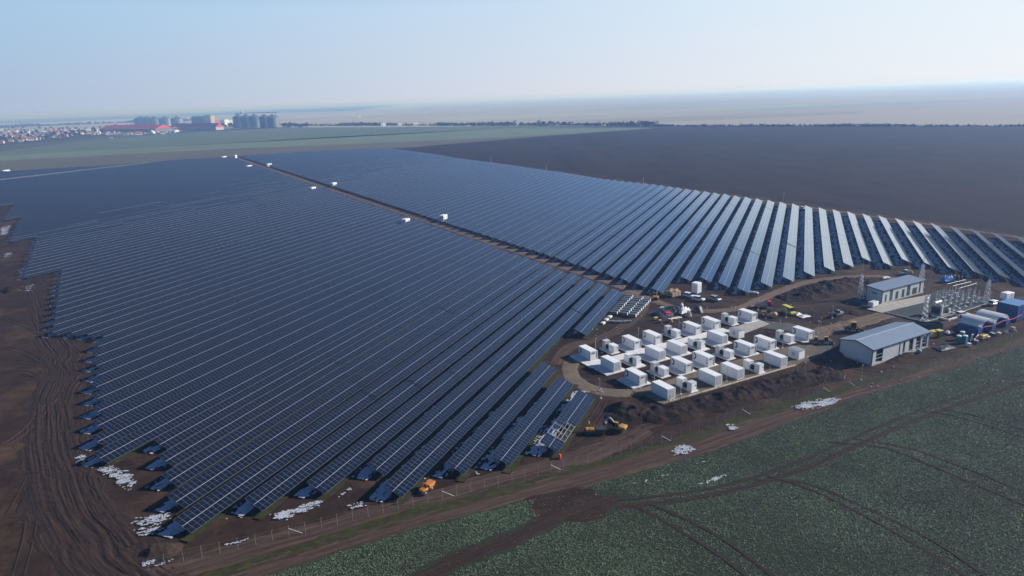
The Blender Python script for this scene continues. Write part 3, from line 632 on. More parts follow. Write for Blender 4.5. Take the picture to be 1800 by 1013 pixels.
Lf = rs.uniform(.08, .21, (len(px), NL)); wd = Lf * rs.uniform(.28, .42, Lf.shape); el = rs.uniform(.12, .95, Lf.shape)
cx, sx = np.cos(ang), np.sin(ang); h = Lf * np.sin(el); r_ = Lf * np.cos(el)
base = np.stack([np.repeat(px[:, None], NL, 1), np.repeat(py[:, None], NL, 1), np.full(ang.shape, .03)], -1)
midp = base + np.stack([cx * r_ * .55, sx * r_ * .55, h * .75], -1); side = np.stack([-sx * wd, cx * wd, 0 * wd], -1)
tip = base + np.stack([cx * r_, sx * r_, h], -1)
v = np.stack([base, midp - side, tip, midp + side], 2).reshape(-1, 3)
tag(link('crop_plants', fast_mesh('crop_plants', v, np.arange(len(v)).reshape(-1, 4), M_LEAF)), kind='stuff')
# ================================================================ BATTERY YARD
M_WHITE = mat('white_paint', (0.84, 0.85, 0.86), 0.45, var=0.05, scale=0.8)
M_OFFW = mat('pale_grey_paint', (0.58, 0.60, 0.62), 0.5, var=0.07, scale=0.8)
M_GREYP = mat('grey_paint', (0.30, 0.32, 0.34), 0.5, var=0.1)
M_DARK = mat('dark_louvre', (0.035, 0.04, 0.05), 0.6, var=0.3)
M_NAVY = mat('navy_marking', (0.015, 0.03, 0.12), 0.5)
M_BLACK = mat('black_rubber', (0.015, 0.015, 0.016), 0.8)
M_GLASS = mat('dark_glass', (0.012, 0.016, 0.02), 0.08, spec=0.6, var=0.05)
M_STEEL = M_GALV
def yard_pt(px_, py_): return g(px_, py_)[:2]
CL_, CW, CH = 6.06, 2.44, 2.75
ZP = 0.16
def corrug_wall(b, x, y0, y1, z0, z1, out, n=26, d=0.035):
    """a corrugated long wall at x, folds along y; out = +1 or -1 outward direction"""
    pts = []; st = (y1 - y0) / n
    for i in range(n):
        y = y0 + i * st; pts += [(0, y), (0, y + st * .4), (-d, y + st * .5), (-d, y + st * .9)]
    pts.append((0, y1)); k0 = len(b.v)
    v = [(x + out * a, y, z0) for a, y in pts] + [(x + out * a, y, z1) for a, y in pts]; n2 = len(pts)
    b.add(v, [(i, i + 1, n2 + i + 1, n2 + i) for i in range(n2 - 1)])
def container(kind, label, px_, group, name='battery_container'):
    p = yard_pt(*px_); o = p + E1 * CW / 2 + E2 * CL_ / 2
    t = thing(name, label, 'container', (o[0], o[1], ZP), B_ROT, group)
    hx, hy = CW / 2, CL_ / 2
    b = MB(); b.box(-hx + .05, hx - .05, -hy + .05, hy - .05, .1, CH - .1)
    corrug_wall(b, -hx, -hy + .12, hy - .12, .16, CH - .14, -1); corrug_wall(b, hx, -hy + .12, hy - .12, .16, CH - .14, 1)
    b.build('body', M_WHITE, t)
    b = MB()
    for sx in (-1, 1):
        for sy in (-1, 1): b.box(sx * hx - .08, sx * hx + .08, sy * hy - .08, sy * hy + .08, 0, CH)
        b.box(sx * hx - .05, sx * hx + .05, -hy + .08, hy - .08, .0, .16); b.box(sx * hx - .05, sx * hx + .05, -hy + .08, hy - .08, CH - .13, CH)
    for sy in (-1, 1): b.box(-hx + .08, hx - .08, sy * hy - .05, sy * hy + .05, 0, .16); b.box(-hx + .08, hx - .08, sy * hy - .05, sy * hy + .05, CH - .13, CH)
    b.build('frame', M_OFFW, t)
    b = MB(); b.box(-hx + .06, hx - .06, -hy + .06, hy - .06, CH - .06, CH + .02)
    for i in range(9): y = -hy + .5 + i * .63; b.box(-hx + .15, hx - .15, y, y + .28, CH + .02, CH + .035)
    b.build('roof', M_WHITE, t)
    y = -hy - .055
    if kind == 'A':
        b = MB(); b.box(-hx + .35, hx - .85, y - .03, y, CH - .72, CH - .38); b.build('vent', M_DARK, t)
        for zz in (.55, 1.05, 1.55, 2.05):
            b = MB(); b.box(hx - .42, hx - .22, y - .03, y, zz, zz + .26); b.build('gauge', M_DARK, t)
        b = MB()
        b.box(-hx + .12, hx - .55, y - .012, y, .22, CH - .85); b.build('end_panel', M_OFFW, t)
        # round dark-blue marking at the far top corner of the long side
        b = MB(); n = 14; cy, cz = hy - .45, 1.62
        for i in range(n):
            a0 = math.pi * (.5 + 1.0 * i / n); a1 = math.pi * (.5 + 1.0 * (i + 1) / n); xs_ = -hx - .035
            b.add([(xs_, cy + r * math.cos(a), cz + r * math.sin(a)) for a, r in ((a0, .95), (a1, .95), (a1, .58), (a0, .58))] + [(xs_ + .03, cy + r * math.cos(a), cz + r * math.sin(a)) for a, r in ((a0, .95), (a1, .95), (a1, .58), (a0, .58))],
                  [(0, 1, 2, 3), (7, 6, 5, 4), (0, 4, 5, 1), (1, 5, 6, 2), (2, 6, 7, 3), (3, 7, 4, 0)])
        b.build('logo', M_NAVY, t)
        b = MB(); b.box(-hx - .04, -hx - .005, -hy + .3, -hy + .75, .75, 1.25); b.box(-hx - .04, -hx - .005, -hy + .3, -hy + .75, 1.7, 2.05); b.build('side_hatch', M_GREYP, t)
    else:
        for sx in (-1, 1):
            d = MB(); d.box(min(0.02 * sx, sx * (hx - .12)), max(0.02 * sx, sx * (hx - .12)), y - .02, y, .2, CH - .18); do = d.build('door', M_OFFW, t)
            h = MB()
            for q_ in (.28, .78): h.bar((sx * q_, y - .045, .25), (sx * q_, y - .045, CH - .25), .045)
            h.box(sx * .53 - .15, sx * .53 + .15, y - .06, y - .02, 1.05, 1.12); h.build('lock_bar', M_GREYP, do)
    return t
ROW_A1 = [(1038, 635.4), (1115.3, 616.3), (1152.3, 607), (1222.9, 590.2), (1256.4, 581), (1321.2, 566.4)]
ROW_B2 = [(1079, 655.5), (1157.8, 635.2), (1196.5, 625.5), (1268.3, 607.1)]
ROW_A3 = [(1124, 679.2), (1205.6, 657.5), (1244.3, 646.4), (1317.7, 626.1), (1353.3, 616.8), (1420.7, 599.9)]
ROW_B4 = [(1173.4, 704.1), (1256.4, 680.4), (1295.9, 668.6), (1371.9, 647.2)]
GA, GB = 'white containers with a blue round marking', 'plain white containers with double end doors'
wa = ['leftmost', 'second from left', 'third from left', 'fourth from left', 'fifth from left', 'rightmost']
for i, p in enumerate(ROW_A1): container('A', 'white container with blue round marking, %s in the back row of the yard' % wa[i], p, GA)
for i, p in enumerate(ROW_A3): container('A', 'white container with blue round marking, %s in the third row' % wa[i], p, GA)
wb = ['leftmost', 'second from left', 'third from left', 'rightmost']
for i, p in enumerate(ROW_B2): container('B', 'plain white container with doors, %s in the second row' % wb[i], p, GB)
for i, p in enumerate(ROW_B4): container('B', 'plain white container with doors, %s in the front row' % wb[i], p, GB)
# transformer stations between the containers
def station(label, px_, mirror):
    """px_: the near front corner of the nearest cabinet"""
    p = yard_pt(*px_); w = 1.75
    o = p + E1 * w / 2 + E2 * 2.8
    t = thing('transformer_station', label, 'transformer', (o[0], o[1], ZP), B_ROT, 'transformer stations in the battery yard')
    hx = w / 2
    def cabinet(name, y0, y1, h, m, doors, side=-1):
        b = MB(); b.box(-hx, hx, y0, y1, .0, h); b.box(-hx - .05, hx + .05, y0 - .05, y1 + .05, h, h + .07); c_ = b.build(name, m, t)
        yy = y0 if side < 0 else y1
        for k_ in range(doors):
            x0 = -hx + .08 + k_ * (w - .1) / doors; x1 = x0 + (w - .1) / doors - .06
            d = MB(); d.box(x0, x1, min(yy, yy + side * .025), max(yy, yy + side * .025), .12, h - .1); d.build('door', M_WHITE if m is not M_WHITE else M_OFFW, c_)
        v_ = MB(); v_.box(hx - .5, hx - .18, min(yy + side * .03, yy + side * .05), max(yy + side * .03, yy + side * .05), h * .55, h * .72); v_.build('vent', M_DARK, c_)
    if not mirror:
        cabinet('white_cabinet', -2.8, -.35, 2.15, M_WHITE, 1); cabinet('grey_cabinet', 1.35, 2.8, 2.45, M_OFFW, 2, 1)
    else:
        cabinet('grey_cabinet', -2.8, -1.2, 2.35, M_OFFW, 2); cabinet('white_cabinet', .6, 2.8, 2.1, M_WHITE, 1, 1)
    y0, y1 = (-.25, 1.25) if not mirror else (-1.1, .5)
    b = MB(); b.box(-hx + .35, hx - .35, y0 + .2, y1 - .2, .15, 1.75); tk = b.build('tank', M_GREYP, t, bevel=.03)
    for sx in (-1, 1):
        b = MB()
        for i in range(7): yy = y0 + .25 + i * (y1 - y0 - .5) / 6; b.box(min(sx * (hx - .35), sx * (hx - .05)), max(sx * (hx - .35), sx * (hx - .05)), yy - .03, yy + .03, .35, 1.6)
        b.build('radiator', M_DARK, t)
    for i in range(3):
        b = MB(); x = -.4 + .4 * i; b.lathe([(.07, 1.75), (.1, 1.85), (.06, 1.9), (.1, 1.98), (.06, 2.03), (.09, 2.1), (.03, 2.3)], (x, (y0 + y1) / 2, 0), 8); b.build('bushing', M_OFFW, t)
    b = MB(); b.bar((-hx + .1, y0 - .1, 2.25), (-hx + .1, y1 + .1, 2.25), .06); b.bar((hx - .1, y0 - .1, 2.25), (hx - .1, y1 + .1, 2.25), .06)
    for yy in (y0, y1): b.bar((-hx + .1, yy, 2.25), (hx - .1, yy, 2.25), .05); b.bar((-hx + .1, yy, 0), (-hx + .1, yy, 2.25), .05); b.bar((hx - .1, yy, 0), (hx - .1, yy, 2.25), .05)
    b.build('guard_frame', M_STEEL, t)
ST1 = [(1078.4, 621.8), (1188.4, 595.1), (1289.5, 571.8)]; ST2 = [(1118.3, 645.1), (1231.7, 615.7)]
ST3 = [(1166.9, 663.4), (1282.3, 632.3), (1389.2, 604.3)]; ST4 = [(1215, 690.3), (1333.9, 657.5)]
for i, p in enumerate(ST1): station('transformer station with white and grey cabinets, %s in the back row' % ['leftmost', 'middle one', 'rightmost'][i], p, False)
for i, p in enumerate(ST2): station('transformer station with its grey cabinet nearest, %s on the second row' % ['left one', 'right one'][i], p, True)
for i, p in enumerate(ST3): station('transformer station with white and grey cabinets, %s in the third row' % ['leftmost', 'middle one', 'rightmost'][i], p, False)
for i, p in enumerate(ST4): station('transformer station with its grey cabinet nearest, %s in the front row by the kerb' % ['left one', 'right one'][i], p, True)
# concrete under them
def pad(px_, w0, w1, l0, l1, z=ZP, m=None):
    p = yard_pt(*px_); v = []
    b = MB(); M = Matrix.Translation((p[0], p[1], 0)) @ Matrix.Rotation(B_ROT, 4, 'Z'); b.box(w0, w1, l0, l1, -.1, z, M)
    tag(link('concrete_pad', mesh('concrete_pad', b.v, b.f, (m or M_CONC,))), kind='structure')
for p in ROW_A1: pad(p, -2.9, CW + .35, -.6, CL_ + .7)
for p in ROW_B2: pad(p, -2.9, CW + 1.6, -.5, CL_ + .6)
for p in ROW_A3: pad(p, -2.4, CW + 1.3, -.35, CL_ + .6)
for p in ROW_B4: pad(p, -.1, CW + .12, -.12, CL_ + .12)
for p in ST1 + ST3: pad(p, -1.0, 2.2, -.4, 6.0, ZP - .006)
for p in ST2: pad(p, -1.0, 2.8, -1.0, 6.0, ZP - .006)
for p in ST4: pad(p, -.3, 2.3, -.45, 5.9, ZP - .006)
# the paved lane between the first two rows
a = yard_pt(*ROW_A1[0]); c_ = yard_pt(*ROW_B2[0])
b = MB(); M = Matrix.Translation((a[0], a[1], 0)) @ Matrix.Rotation(B_ROT, 4, 'Z'); b.box(-2.9, 52, -4.0, -.55, -.1, ZP - .012, M)
tag(link('concrete_lane', mesh('concrete_lane', b.v, b.f, (M_CONC,))), kind='structure')
poly_sheet('concrete_lane', [yard_pt(*q_) for q_ in ((1272, 583), (1332, 561.5), (1353, 570.5), (1297, 592))], .135, M_CONC2)
# pale kerb along the bank
ka, kb = yard_pt(1164.7, 710.1), yard_pt(1398, 642.9)
b = MB(); b.bar((*ka, .12), (*kb, .12), .35, .3); tag(b.build('kerb', mat('kerb_stone', (0.52, 0.45, 0.34), 0.9)), kind='structure')
# kiosks
def kiosk(label, px_, w, l, h, m=None):
    p = yard_pt(*px_); o = p + E1 * w / 2 + E2 * l / 2
    t = thing('switchgear_kiosk', label, 'kiosk', (o[0], o[1], .05), B_ROT, 'grey kiosks in the battery yard')
    b = MB(); b.box(-w / 2, w / 2, -l / 2, l / 2, 0, h); b.build('wall', M_OFFW, t)
    b = MB(); b.prism([(-w / 2 - .12, h), (w / 2 + .12, h), (w / 2 + .12, h + .08), (0, h + .2), (-w / 2 - .12, h + .08)], -l / 2 - .12, l / 2 + .12); b.build('roof', M_GREYP, t)
    for sx in (-1, 1):
        b = MB(); b.box(min(sx * .04, sx * (w / 2 - .15)), max(sx * .04, sx * (w / 2 - .15)), -l / 2 - .04, -l / 2, .15, h - .2); b.build('door', M_WHITE, t)
    b = MB(); b.box(-w / 2 - .03, -w / 2, -.6, .5, .9, h - .6); b.build('vent', M_GREYP, t)
kiosk('grey kiosk alone at the right end of the kerb', (1403, 633.6), 2.6, 3.6, 2.5)
kiosk('grey kiosk standing on the concrete lane behind the third row', (1297.6, 596.4), 2.6, 3.7, 2.5)
# light poles around the yard
_pole = None
def light_pole(label, px_, h=4.2, double=False):
    global _pole
    p = g(*px_)
    if _pole is None:
        t = thing('light_pole', label, 'pole', p, 0, 'light poles around the battery yard')
        b = MB(); b.tube((0, 0, .12), (0, 0, 4.2), .09, .06, 8); b.build('post', M_STEEL, t)
        b = MB(); b.box(-.22, .22, -.22, .22, -.1, .14); b.build('foot', M_CONC, t)
        b = MB(); b.box(-.05, .3, -.09, .09, 4.14, 4.22); b.build('lamp_head', M_OFFW, t); _pole = t
    else:
        t = copy_tree(_pole); t.location = p; t.rotation_euler.z = random.uniform(0, 6); t['label'] = label
    t.scale = (1, 1, h / 4.2)
for lab, q_, h in [('light pole beside the leftmost back-row container', (1046.9, 619), 4.4), ('light pole between the first two back-row container groups', (1122.3, 598), 4), ('light pole in front of the rubbish heap', (1193.2, 580), 4),
                   ('light pole behind the right back-row transformer station', (1291.6, 557), 3.6), ('light pole by the road roller', (1332.4, 545), 3.4), ('light pole on the inner edge of the gravel loop', (1054.3, 687), 3.4),
                   ('light pole standing in the soil behind the third row', (1370.6, 583), 3.8), ('light pole between two right third-row containers', (1375.6, 612), 4.2), ('light pole beside the grey road bend', (1438, 586), 4.2),
                   ('light pole between two plain front-row containers', (1353.8, 649), 3.4), ('light pole at the left front transformer station', (1196.5, 693), 4.2), ('light pole beside the middle front-row container', (1277.6, 670.5), 4.2),
                   ('light pole by the loaders at the yard exit', (1454.5, 617), 3.6), ('light pole beside the small excavator on the soil', (1463, 559.5), 4.2), ('light pole beside the second-row left station', (1117.8, 646), 4.4),
                   ('light pole with white foot near the loop, above the excavator', (1056, 700), 2.6), ('light pole in front of the left third-row station', (1150.5, 671), 4.2), ('light pole by the yellow van', (1381.5, 558), 3.0), ('light pole at the grey kerb left of the hall', (1513.5, 668), 4.2)]:
    light_pole(lab, q_, h)
# ================================================================ HALLS, MASTS, SUBSTATION
M_CLAD = mat('grey_cladding', (0.45, 0.49, 0.53), 0.55, var=0.06, scale=0.5)
M_ROOFB = mat('blue_grey_roof', (0.27, 0.335, 0.43), 0.42, 0.15, 0.08, 0.4)
M_TRIM = mat('dark_trim', (0.03, 0.035, 0.045), 0.6)
M_OPEN = mat('interior_shade', (0.018, 0.022, 0.026), 0.8)  # near-black: the shade inside the hall bays put into a colour
def hall(name, label, near, L, Wd, hw, ridge, openings, mono=False, rz=None):
    """near: near front corner on the ground; front wall runs along +x, depth along +y"""
    t = thing(name, label, 'building', (near[0], near[1], 0), B_ROT if rz is None else rz)
    b = MB(); b.box(-.15, L + .15, -.15, Wd + .15, -.2, .28); b.build('plinth', M_CONC2, t)
    # front wall in bays, openings left free: list of (x0, x1, z0, z1)
    b = MB(); x = 0
    for (x0, x1, z0, z1) in openings:
        if x0 > x: b.box(x, x0, 0, .16, .28, hw)
        if z0 > .3: b.box(x0, x1, 0, .16, .28, z0)
        if z1 < hw - .05: b.box(x0, x1, 0, .16, z1, hw)
        x = x1
    if x < L: b.box(x, L, 0, .16, .28, hw)
    hb = ridge if mono else hw
    b.box(0, L, Wd - .16, Wd, .28, hb)
    for xx in (0, L - .16):
        prof = [(0, .28), (Wd, .28), (Wd, hb), (0, hw)] if mono else [(0, .28), (Wd, .28), (Wd, hw), (Wd / 2, ridge), (0, hw)]
        b.prism(prof, xx, xx + .16, 'x')
    b.build('wall', M_CLAD, t)
    b = MB(); b.box(.3, L - .3, .9, 1.0, .28, hw - .2); b.build('inner_wall', M_OPEN, t)  # dark sheet behind the openings, its colour stands in for indoor shade
    b = MB(); e = .35
    if mono: b.prism([(-e, hw + .02), (Wd + e, ridge + .02), (Wd + e, ridge + .2), (-e, hw + .2)], -e, L + e, 'x')
    else: b.prism([(-e, hw + .0), (Wd / 2, ridge + .02), (Wd + e, hw), (Wd + e, hw + .16), (Wd / 2, ridge + .2), (-e, hw + .16)], -e, L + e, 'x')
    r_ = b.build('roof', M_ROOFB, t)
    s_ = MB()
    n = int(L / 1.0)
    for i in range(n + 1):
        xx = -e + .1 + i * (L + 2 * e - .2) / n
        if mono: s_.bar((xx, -e, hw + .21), (xx, Wd + e, ridge + .21), .05, .05)
        else: s_.bar((xx, -e, hw + .17), (xx, Wd / 2, ridge + .21), .05, .05); s_.bar((xx, Wd / 2, ridge + .21), (xx, Wd + e, hw + .17), .05, .05)
    s_.build('seams', M_ROOFB, r_)
    if not mono:
        s_ = MB(); s_.bar((-e, Wd / 2, ridge + .24), (L + e, Wd / 2, ridge + .24), .4, .06); s_.build('ridge_cap', mat('pale_roof_cap', (0.42, 0.47, 0.54), 0.4), r_)
    tr = MB()
    tr.bar((-e - .02, -e - .03, hw + .02), (L + e + .02, -e - .03, hw + .02), .1, .28)
    for xx in (-.05, L + .05): tr.box(xx - .12, xx + .12, -.06, .12, .28, hw); tr.box(xx - .12, xx + .12, Wd - .12, Wd + .06, .28, hb)
    for xx in (-e - .04, L + e + .04):
        if mono: tr.bar((xx, -e, hw + .08), (xx, Wd + e, ridge + .08), .1, .28)
        else: tr.bar((xx, -e, hw + .04), (xx, Wd / 2, ridge + .08), .1, .28); tr.bar((xx, Wd / 2, ridge + .08), (xx, Wd + e, hw + .04), .1, .28)
    tr.build('trim', M_TRIM, t)
    return t
hb0 = yard_pt(1532, 642.5)
L_B = 26.0
hB = hall('metal_hall', 'long grey metal hall with blue gabled roof and open front bays beside the field road', hb0, L_B, 10.2, 4.5, 5.75,
          [(1.6, 4.6, .3, 4.3), (11.9, 12.5, .3, 4.3), (13.7, 14.7, .3, 3.9), (16.6, 18.6, .3, 4.2), (19.9, 22.0, .3, 4.3), (23.2, 25.4, .3, 4.3)])
for x0, x1 in ((1.6, 4.6), (19.9, 22.0), (23.2, 25.4)):
    b = MB(); b.bar((x0, .1, 1.5), (x1, .1, 1.5), .08); b.bar((x0, .1, 2.6), (x1, .1, 2.6), .06); b.build('rail', M_OFFW, hB)
for xx in (22.6, 25.75):
    b = MB(); b.tube((xx, -.22, .4), (xx, -.22, 3.4), .11, .11, 8); b.tube((xx, -.22, 3.4), (xx + .5, -.3, 4.0), .16, .16, 8); b.tube((xx + .5, -.3, 4.0), (xx + .9, -.3, 4.2), .2, .2, 8); b.build('duct', M_OFFW, hB)
ha0 = yard_pt(1549.5, 534)
hA = hall('metal_hall', 'narrow grey metal hall with blue lean-to roof and doors on a concrete apron', ha0, 24.6, 6.0, 4.6, 5.2,
          [(1.6, 2.6, .3, 2.9), (4.2, 6.0, .3, 4.3), (7.6, 9.3, .3, 3.1), (11.3, 12.9, .3, 3.2), (14.2, 16.3, .3, 4.3), (17.6, 20.4, .3, 2.7), (21.6, 22.6, .3, 4.3)], True)
for (x0, x1, h) in ((1.6, 2.6, 2.9), (7.6, 8.45, 3.1), (8.45, 9.3, 3.1), (11.3, 12.1, 3.2), (12.1, 12.9, 3.2), (17.6, 20.4, 2.7)):
    b = MB(); b.box(x0 + .04, x1 - .04, .05, .12, .3, h - .05); b.build('door', M_TRIM, hA)
for (x0, x1) in ((4.2, 6.0), (14.2, 16.3), (21.6, 22.6)):
    b = MB(); b.box(x0 + .04, x1 - .04, .05, .12, .3, 4.25); b.build('glazing', mat('dull_glazing', (0.06, 0.075, 0.085), 0.25), hA)
b = MB()
for yy in (2.2, 2.9): b.lathe([(.28, 0), (.28, .3), (.1, .34)], (0, 0, 0), 10)
for yy in (2.2, 3.2):
    b2 = MB(); b2.box(-.3, 0, yy, yy + .6, 3.0, 3.5); b2.build('wall_fan', M_TRIM, hA)
# substation yard: apron, gravel, kerb
poly_sheet('concrete_apron', [yard_pt(*q_) for q_ in ((1524, 544), (1551, 550.5), (1580, 543), (1634, 530), (1636, 518), (1549.5, 534))], .09, M_CONC2)
YD = [yard_pt(*q_) for q_ in ((1556, 549.5), (1626, 567), (1690, 549), (1744, 531), (1722, 522), (1660, 508), (1634, 516), (1632, 530))]
poly_sheet('substation_gravel', YD, .08, M_YARD)
b = MB()
for i in (0, 1, 2, 3): b.bar((*YD[i], .1), (*YD[i + 1], .1), .25, .25)
tag(b.build('kerb', M_CONC2), kind='structure')
poly_sheet('substation_gravel', [yard_pt(*q_) for q_ in ((1500, 528), (1524, 543), (1549, 534.5), (1527, 531))], .075, M_YARD)
# lattice masts
def mast(label, px_, h=9.2, spike=15.0):
    p = g(*px_); t = thing('lightning_mast', label, 'mast', p, random.uniform(0, .5), 'lattice lightning masts around the substation')
    w0, w1 = .78, .28
    def c(i, z):
        w = w0 + (w1 - w0) * z / h; return Vector(((-1, 1, 1, -1)[i] * w, (-1, -1, 1, 1)[i] * w, z))
    b = MB()
    for i in range(4): b.bar(c(i, .2), c(i, h), .11)
    b.build('leg_frame', M_ALU, t)
    b = MB(); z = .3; k_ = 0
    while z < h - .4:
        dz = .95 - .35 * z / h
        for i in range(4):
            j = (i + 1) % 4
            b.bar(c(i if k_ % 2 else j, z), c(j if k_ % 2 else i, z + dz), .075); b.bar(c(i, z), c(j, z), .05)
        z += dz; k_ += 1
    b.build('lattice', M_ALU, t)
    b = MB(); b.tube((0, 0, h - .1), (0, 0, spike), .09, .035, 8); b.build('rod', M_STEEL, t)
    b = MB()
    for i in range(4): q_ = c(i, 0); b.box(q_.x - .28, q_.x + .28, q_.y - .28, q_.y + .28, -.1, .28)
    b.build('footing', M_CONC, t)
mast('lattice mast left of the narrow hall', (1511.5, 524.5)); mast('lattice mast rising behind the narrow hall roof', (1618, 505)); mast('lattice mast at the front corner of the gravel yard', (1624.5, 564), 8.8); mast('lattice mast at the right corner of the gravel yard', (1733, 533), 8.4, 11.5)
# power transformer
M_MAROON = mat('dark_red_paint', (0.075, 0.028, 0.03), 0.5); M_DGREEN = mat('dark_green_grey', (0.05, 0.065, 0.062), 0.5)
p = yard_pt(1652, 553)
t = thing('power_transformer', 'large dark power transformer beside the front lattice mast', 'transformer', (*p, .1), B_ROT)
b = MB(); b.box(-2.2, 2.2, -1.3, 1.3, .5, 3.1); b.build('tank', M_DGREEN, t, bevel=.06)
b = MB(); b.box(-2.8, 2.8, -1.7, 1.7, 0, .5); b.build('plinth', M_CONC2, t)
for sx in (-1, 1):
    b = MB()
    for i in range(9): y = -1.25 + i * .31; b.box(min(sx * 2.35, sx * 3.1), max(sx * 2.35, sx * 3.1), y - .05, y + .05, .9, 3.0)
    b.box(min(sx * 2.2, sx * 2.6), max(sx * 2.2, sx * 2.6), -1.2, 1.2, 2.7, 2.9); b.build('radiator', M_MAROON if sx < 0 else M_DGREEN, t)
b = MB(); b.tube((-2.4, .9, 4.1), (1.2, .9, 4.1), .5, .5, 14); b.bar((-1.8, .9, 3.1), (-1.8, .9, 3.7), .15); b.bar((.8, .9, 3.1), (.8, .9, 3.7), .15); b.build('conservator', M_OFFW, t)
for i in range(3):
    b = MB(); b.lathe([(.12, 3.1), (.2, 3.3), (.11, 3.4), (.19, 3.55), (.1, 3.65), (.18, 3.8), (.1, 3.9), (.15, 4.05), (.04, 4.5)], (-1.3 + 1.3 * i, -.6, 0), 10); b.build('bushing', M_OFFW, t)
b = MB(); b.box(-2.6, -2.0, -1.9, -1.4, .5, 3.9); b.box(1.8, 2.8, -1.8, -1.3, .5, 2.0); b.build('control_box', M_OFFW, t)
p = yard_pt(1668, 557)
b = MB(); M = Matrix.Translation((*p, 0)) @ Matrix.Rotation(B_ROT, 4, 'Z')
for (x0, x1, y0, y1) in ((-4, 4.5, -2.2, -1.8), (-4, 4.5, 3.2, 3.6), (4.2, 4.6, -1.8, 3.2), (-4.2, -3.8, -1.8, 3.2)): b.box(x0, x1, y0, y1, -.05, .45, M)
tag(b.build('oil_pit', M_CONC), 'low pale concrete wall framing the pit right of the power transformer', 'wall')
# switchgear: posts with insulators in three lines, busbars on gantries
def stand(name, label, px_, h, kind, group):
    p = yard_pt(*px_); t = thing(name, label, 'switchgear', (*p, .08), B_ROT, group)
    b = MB(); b.box(-.35, .35, -.35, .35, -.1, .2); b.build('footing', M_CONC, t)
    b = MB(); b.bar((0, 0, .2), (0, 0, h * .55), .11); b.bar((-.5, 0, h * .55), (.5, 0, h * .55), .09); b.build('support', M_ALU, t)
    prof = [(.1, 0)] + [(r, z) for i in range(5) for r, z in ((.12, .1 + i * .17), (.07, .18 + i * .17))] + [(.06, h * .45)]
    for x in ((0,) if kind == 1 else (-.42, .42)):
        b = MB(); b.lathe([(r, z + h * .55) for r, z in prof], (x, 0, 0), 10); b.build('insulator', M_OFFW, t)
    if kind == 2: b = MB(); b.bar((-.55, 0, h), (.55, 0, h), .1); b.build('contact_arm', M_ALU, t)
    return t
words_ = ['first', 'second', 'third', 'fourth', 'fifth', 'sixth', 'seventh']
l1 = [(1668, 543), (1680, 539), (1690, 535.5), (1700, 532.5), (1710, 530)]
for i, q_ in enumerate(l1): stand('post_insulator', 'pale post insulator on steel stand, %s from the transformer in the front line' % words_[i], q_, 3.4, 1 if i % 2 else 2, 'switchgear stands')
for i, q_ in enumerate([(1659, 538), (1671, 534), (1681, 530.5), (1691, 527.5), (1702, 524.5)]): stand('disconnector', 'disconnector on steel stand, %s from the transformer in the middle line' % words_[i], q_, 3.2, 2, 'switchgear stands')
for i, q_ in enumerate([(1650, 533), (1662, 529), (1673, 525), (1684, 522)]): stand('circuit_breaker', 'grey breaker column on steel stand, %s from the transformer in the rear line' % words_[i], q_, 3.0, 2, 'switchgear stands')
for i, q_ in enumerate([(1676, 546.5), (1686, 543), (1697, 539.5), (1707, 536), (1717, 533)]): stand('post_insulator', 'slim insulator post on low stand, %s in the line along the kerb' % words_[i], q_, 2.6, 1, 'switchgear stands')
for i, q_ in enumerate([(1646, 527), (1657, 523.5), (1668, 519.5), (1679, 516), (1712, 521), (1720, 525)]): stand('instrument_transformer', 'instrument transformer on stand, %s in the line nearest the narrow hall' % words_[i], q_, 3.3, 1, 'switchgear stands')
def bar_line(label, pa, pb, h, n=2):
    a = Vector((*yard_pt(*pa), 0)); c = Vector((*yard_pt(*pb), 0)); t = thing('busbar_gantry', label, 'gantry', a, 0, 'tubular busbar gantries'); d = c - a
    b = MB()
    for i in range(n + 1): q_ = d * (i / n); b.tube(q_, q_ + Vector((0, 0, h)), .055, .05, 6)
    b.build('post', M_ALU, t)
    b = MB(); b.tube((0, 0, h), d + Vector((0, 0, h)), .06, .06, 6); b.tube(d + Vector((0, 0, h)), d + Vector((0, 0, h)) * 1.0 + Vector((.5, .3, -.9)), .08, .08, 6); b.build('busbar', M_ALU, t)
bar_line('tubular busbar nearest the narrow hall, bent down at its end', (1662, 521), (1694, 513), 4.6); bar_line('middle tubular busbar of three over the gravel yard', (1672, 524), (1704, 516), 4.5); bar_line('rightmost tubular busbar of three over the gravel yard', (1684, 527), (1714, 518), 4.3)
# substation mesh fence
def fence_line(name, label, pts, step, h, group=None, wires=5, braces=()):
    P = [Vector((p_[0], p_[1], 0)) for p_ in pts]; t = thing(name, label, 'fence', P[0], 0, group); O = P[0]
    pm = MB(); pm.tube((0, 0, -.2), (0, 0, h), .03, .03, 6); pm.tube((0, 0, h), (.25, -.2, h + .25), .026, .02, 6); me = None; last = None; wb = MB(); cnt = 0
    acc = 0; tops = []
    for i in range(len(P) - 1):
        d = P[i + 1] - P[i]; L = d.length; n = max(1, round(L / step))
        for j in range(n + (1 if i == len(P) - 2 else 0)):
            q_ = P[i] + d * (j / n) - O
            if me is None: o_ = pm.build('post', M_STEEL, t); me = o_.data
            else: o_ = link('post', me, t)
            o_.location = q_; tops.append(q_); cnt += 1
    for k_ in range(len(tops) - 1):
        for z in np.linspace(.15, h - .05, wires): wb.bar(tops[k_] + Vector((0, 0, z)), tops[k_ + 1] + Vector((0, 0, z)), .006)
    wb.build('wire', M_STEEL, t)
    return t, tops
fence_line('mesh_fence', 'fine mesh fence on the front and left of the gravel yard', [yard_pt(*q_) for q_ in ((1524, 543.5), (1557, 551), (1626, 568.5))], 2.6, 2.0, None, 6)
b_ = thing('generator_box', 'white generator box beside the narrow hall corner', 'generator', (*yard_pt(1541, 540), .08), B_ROT)
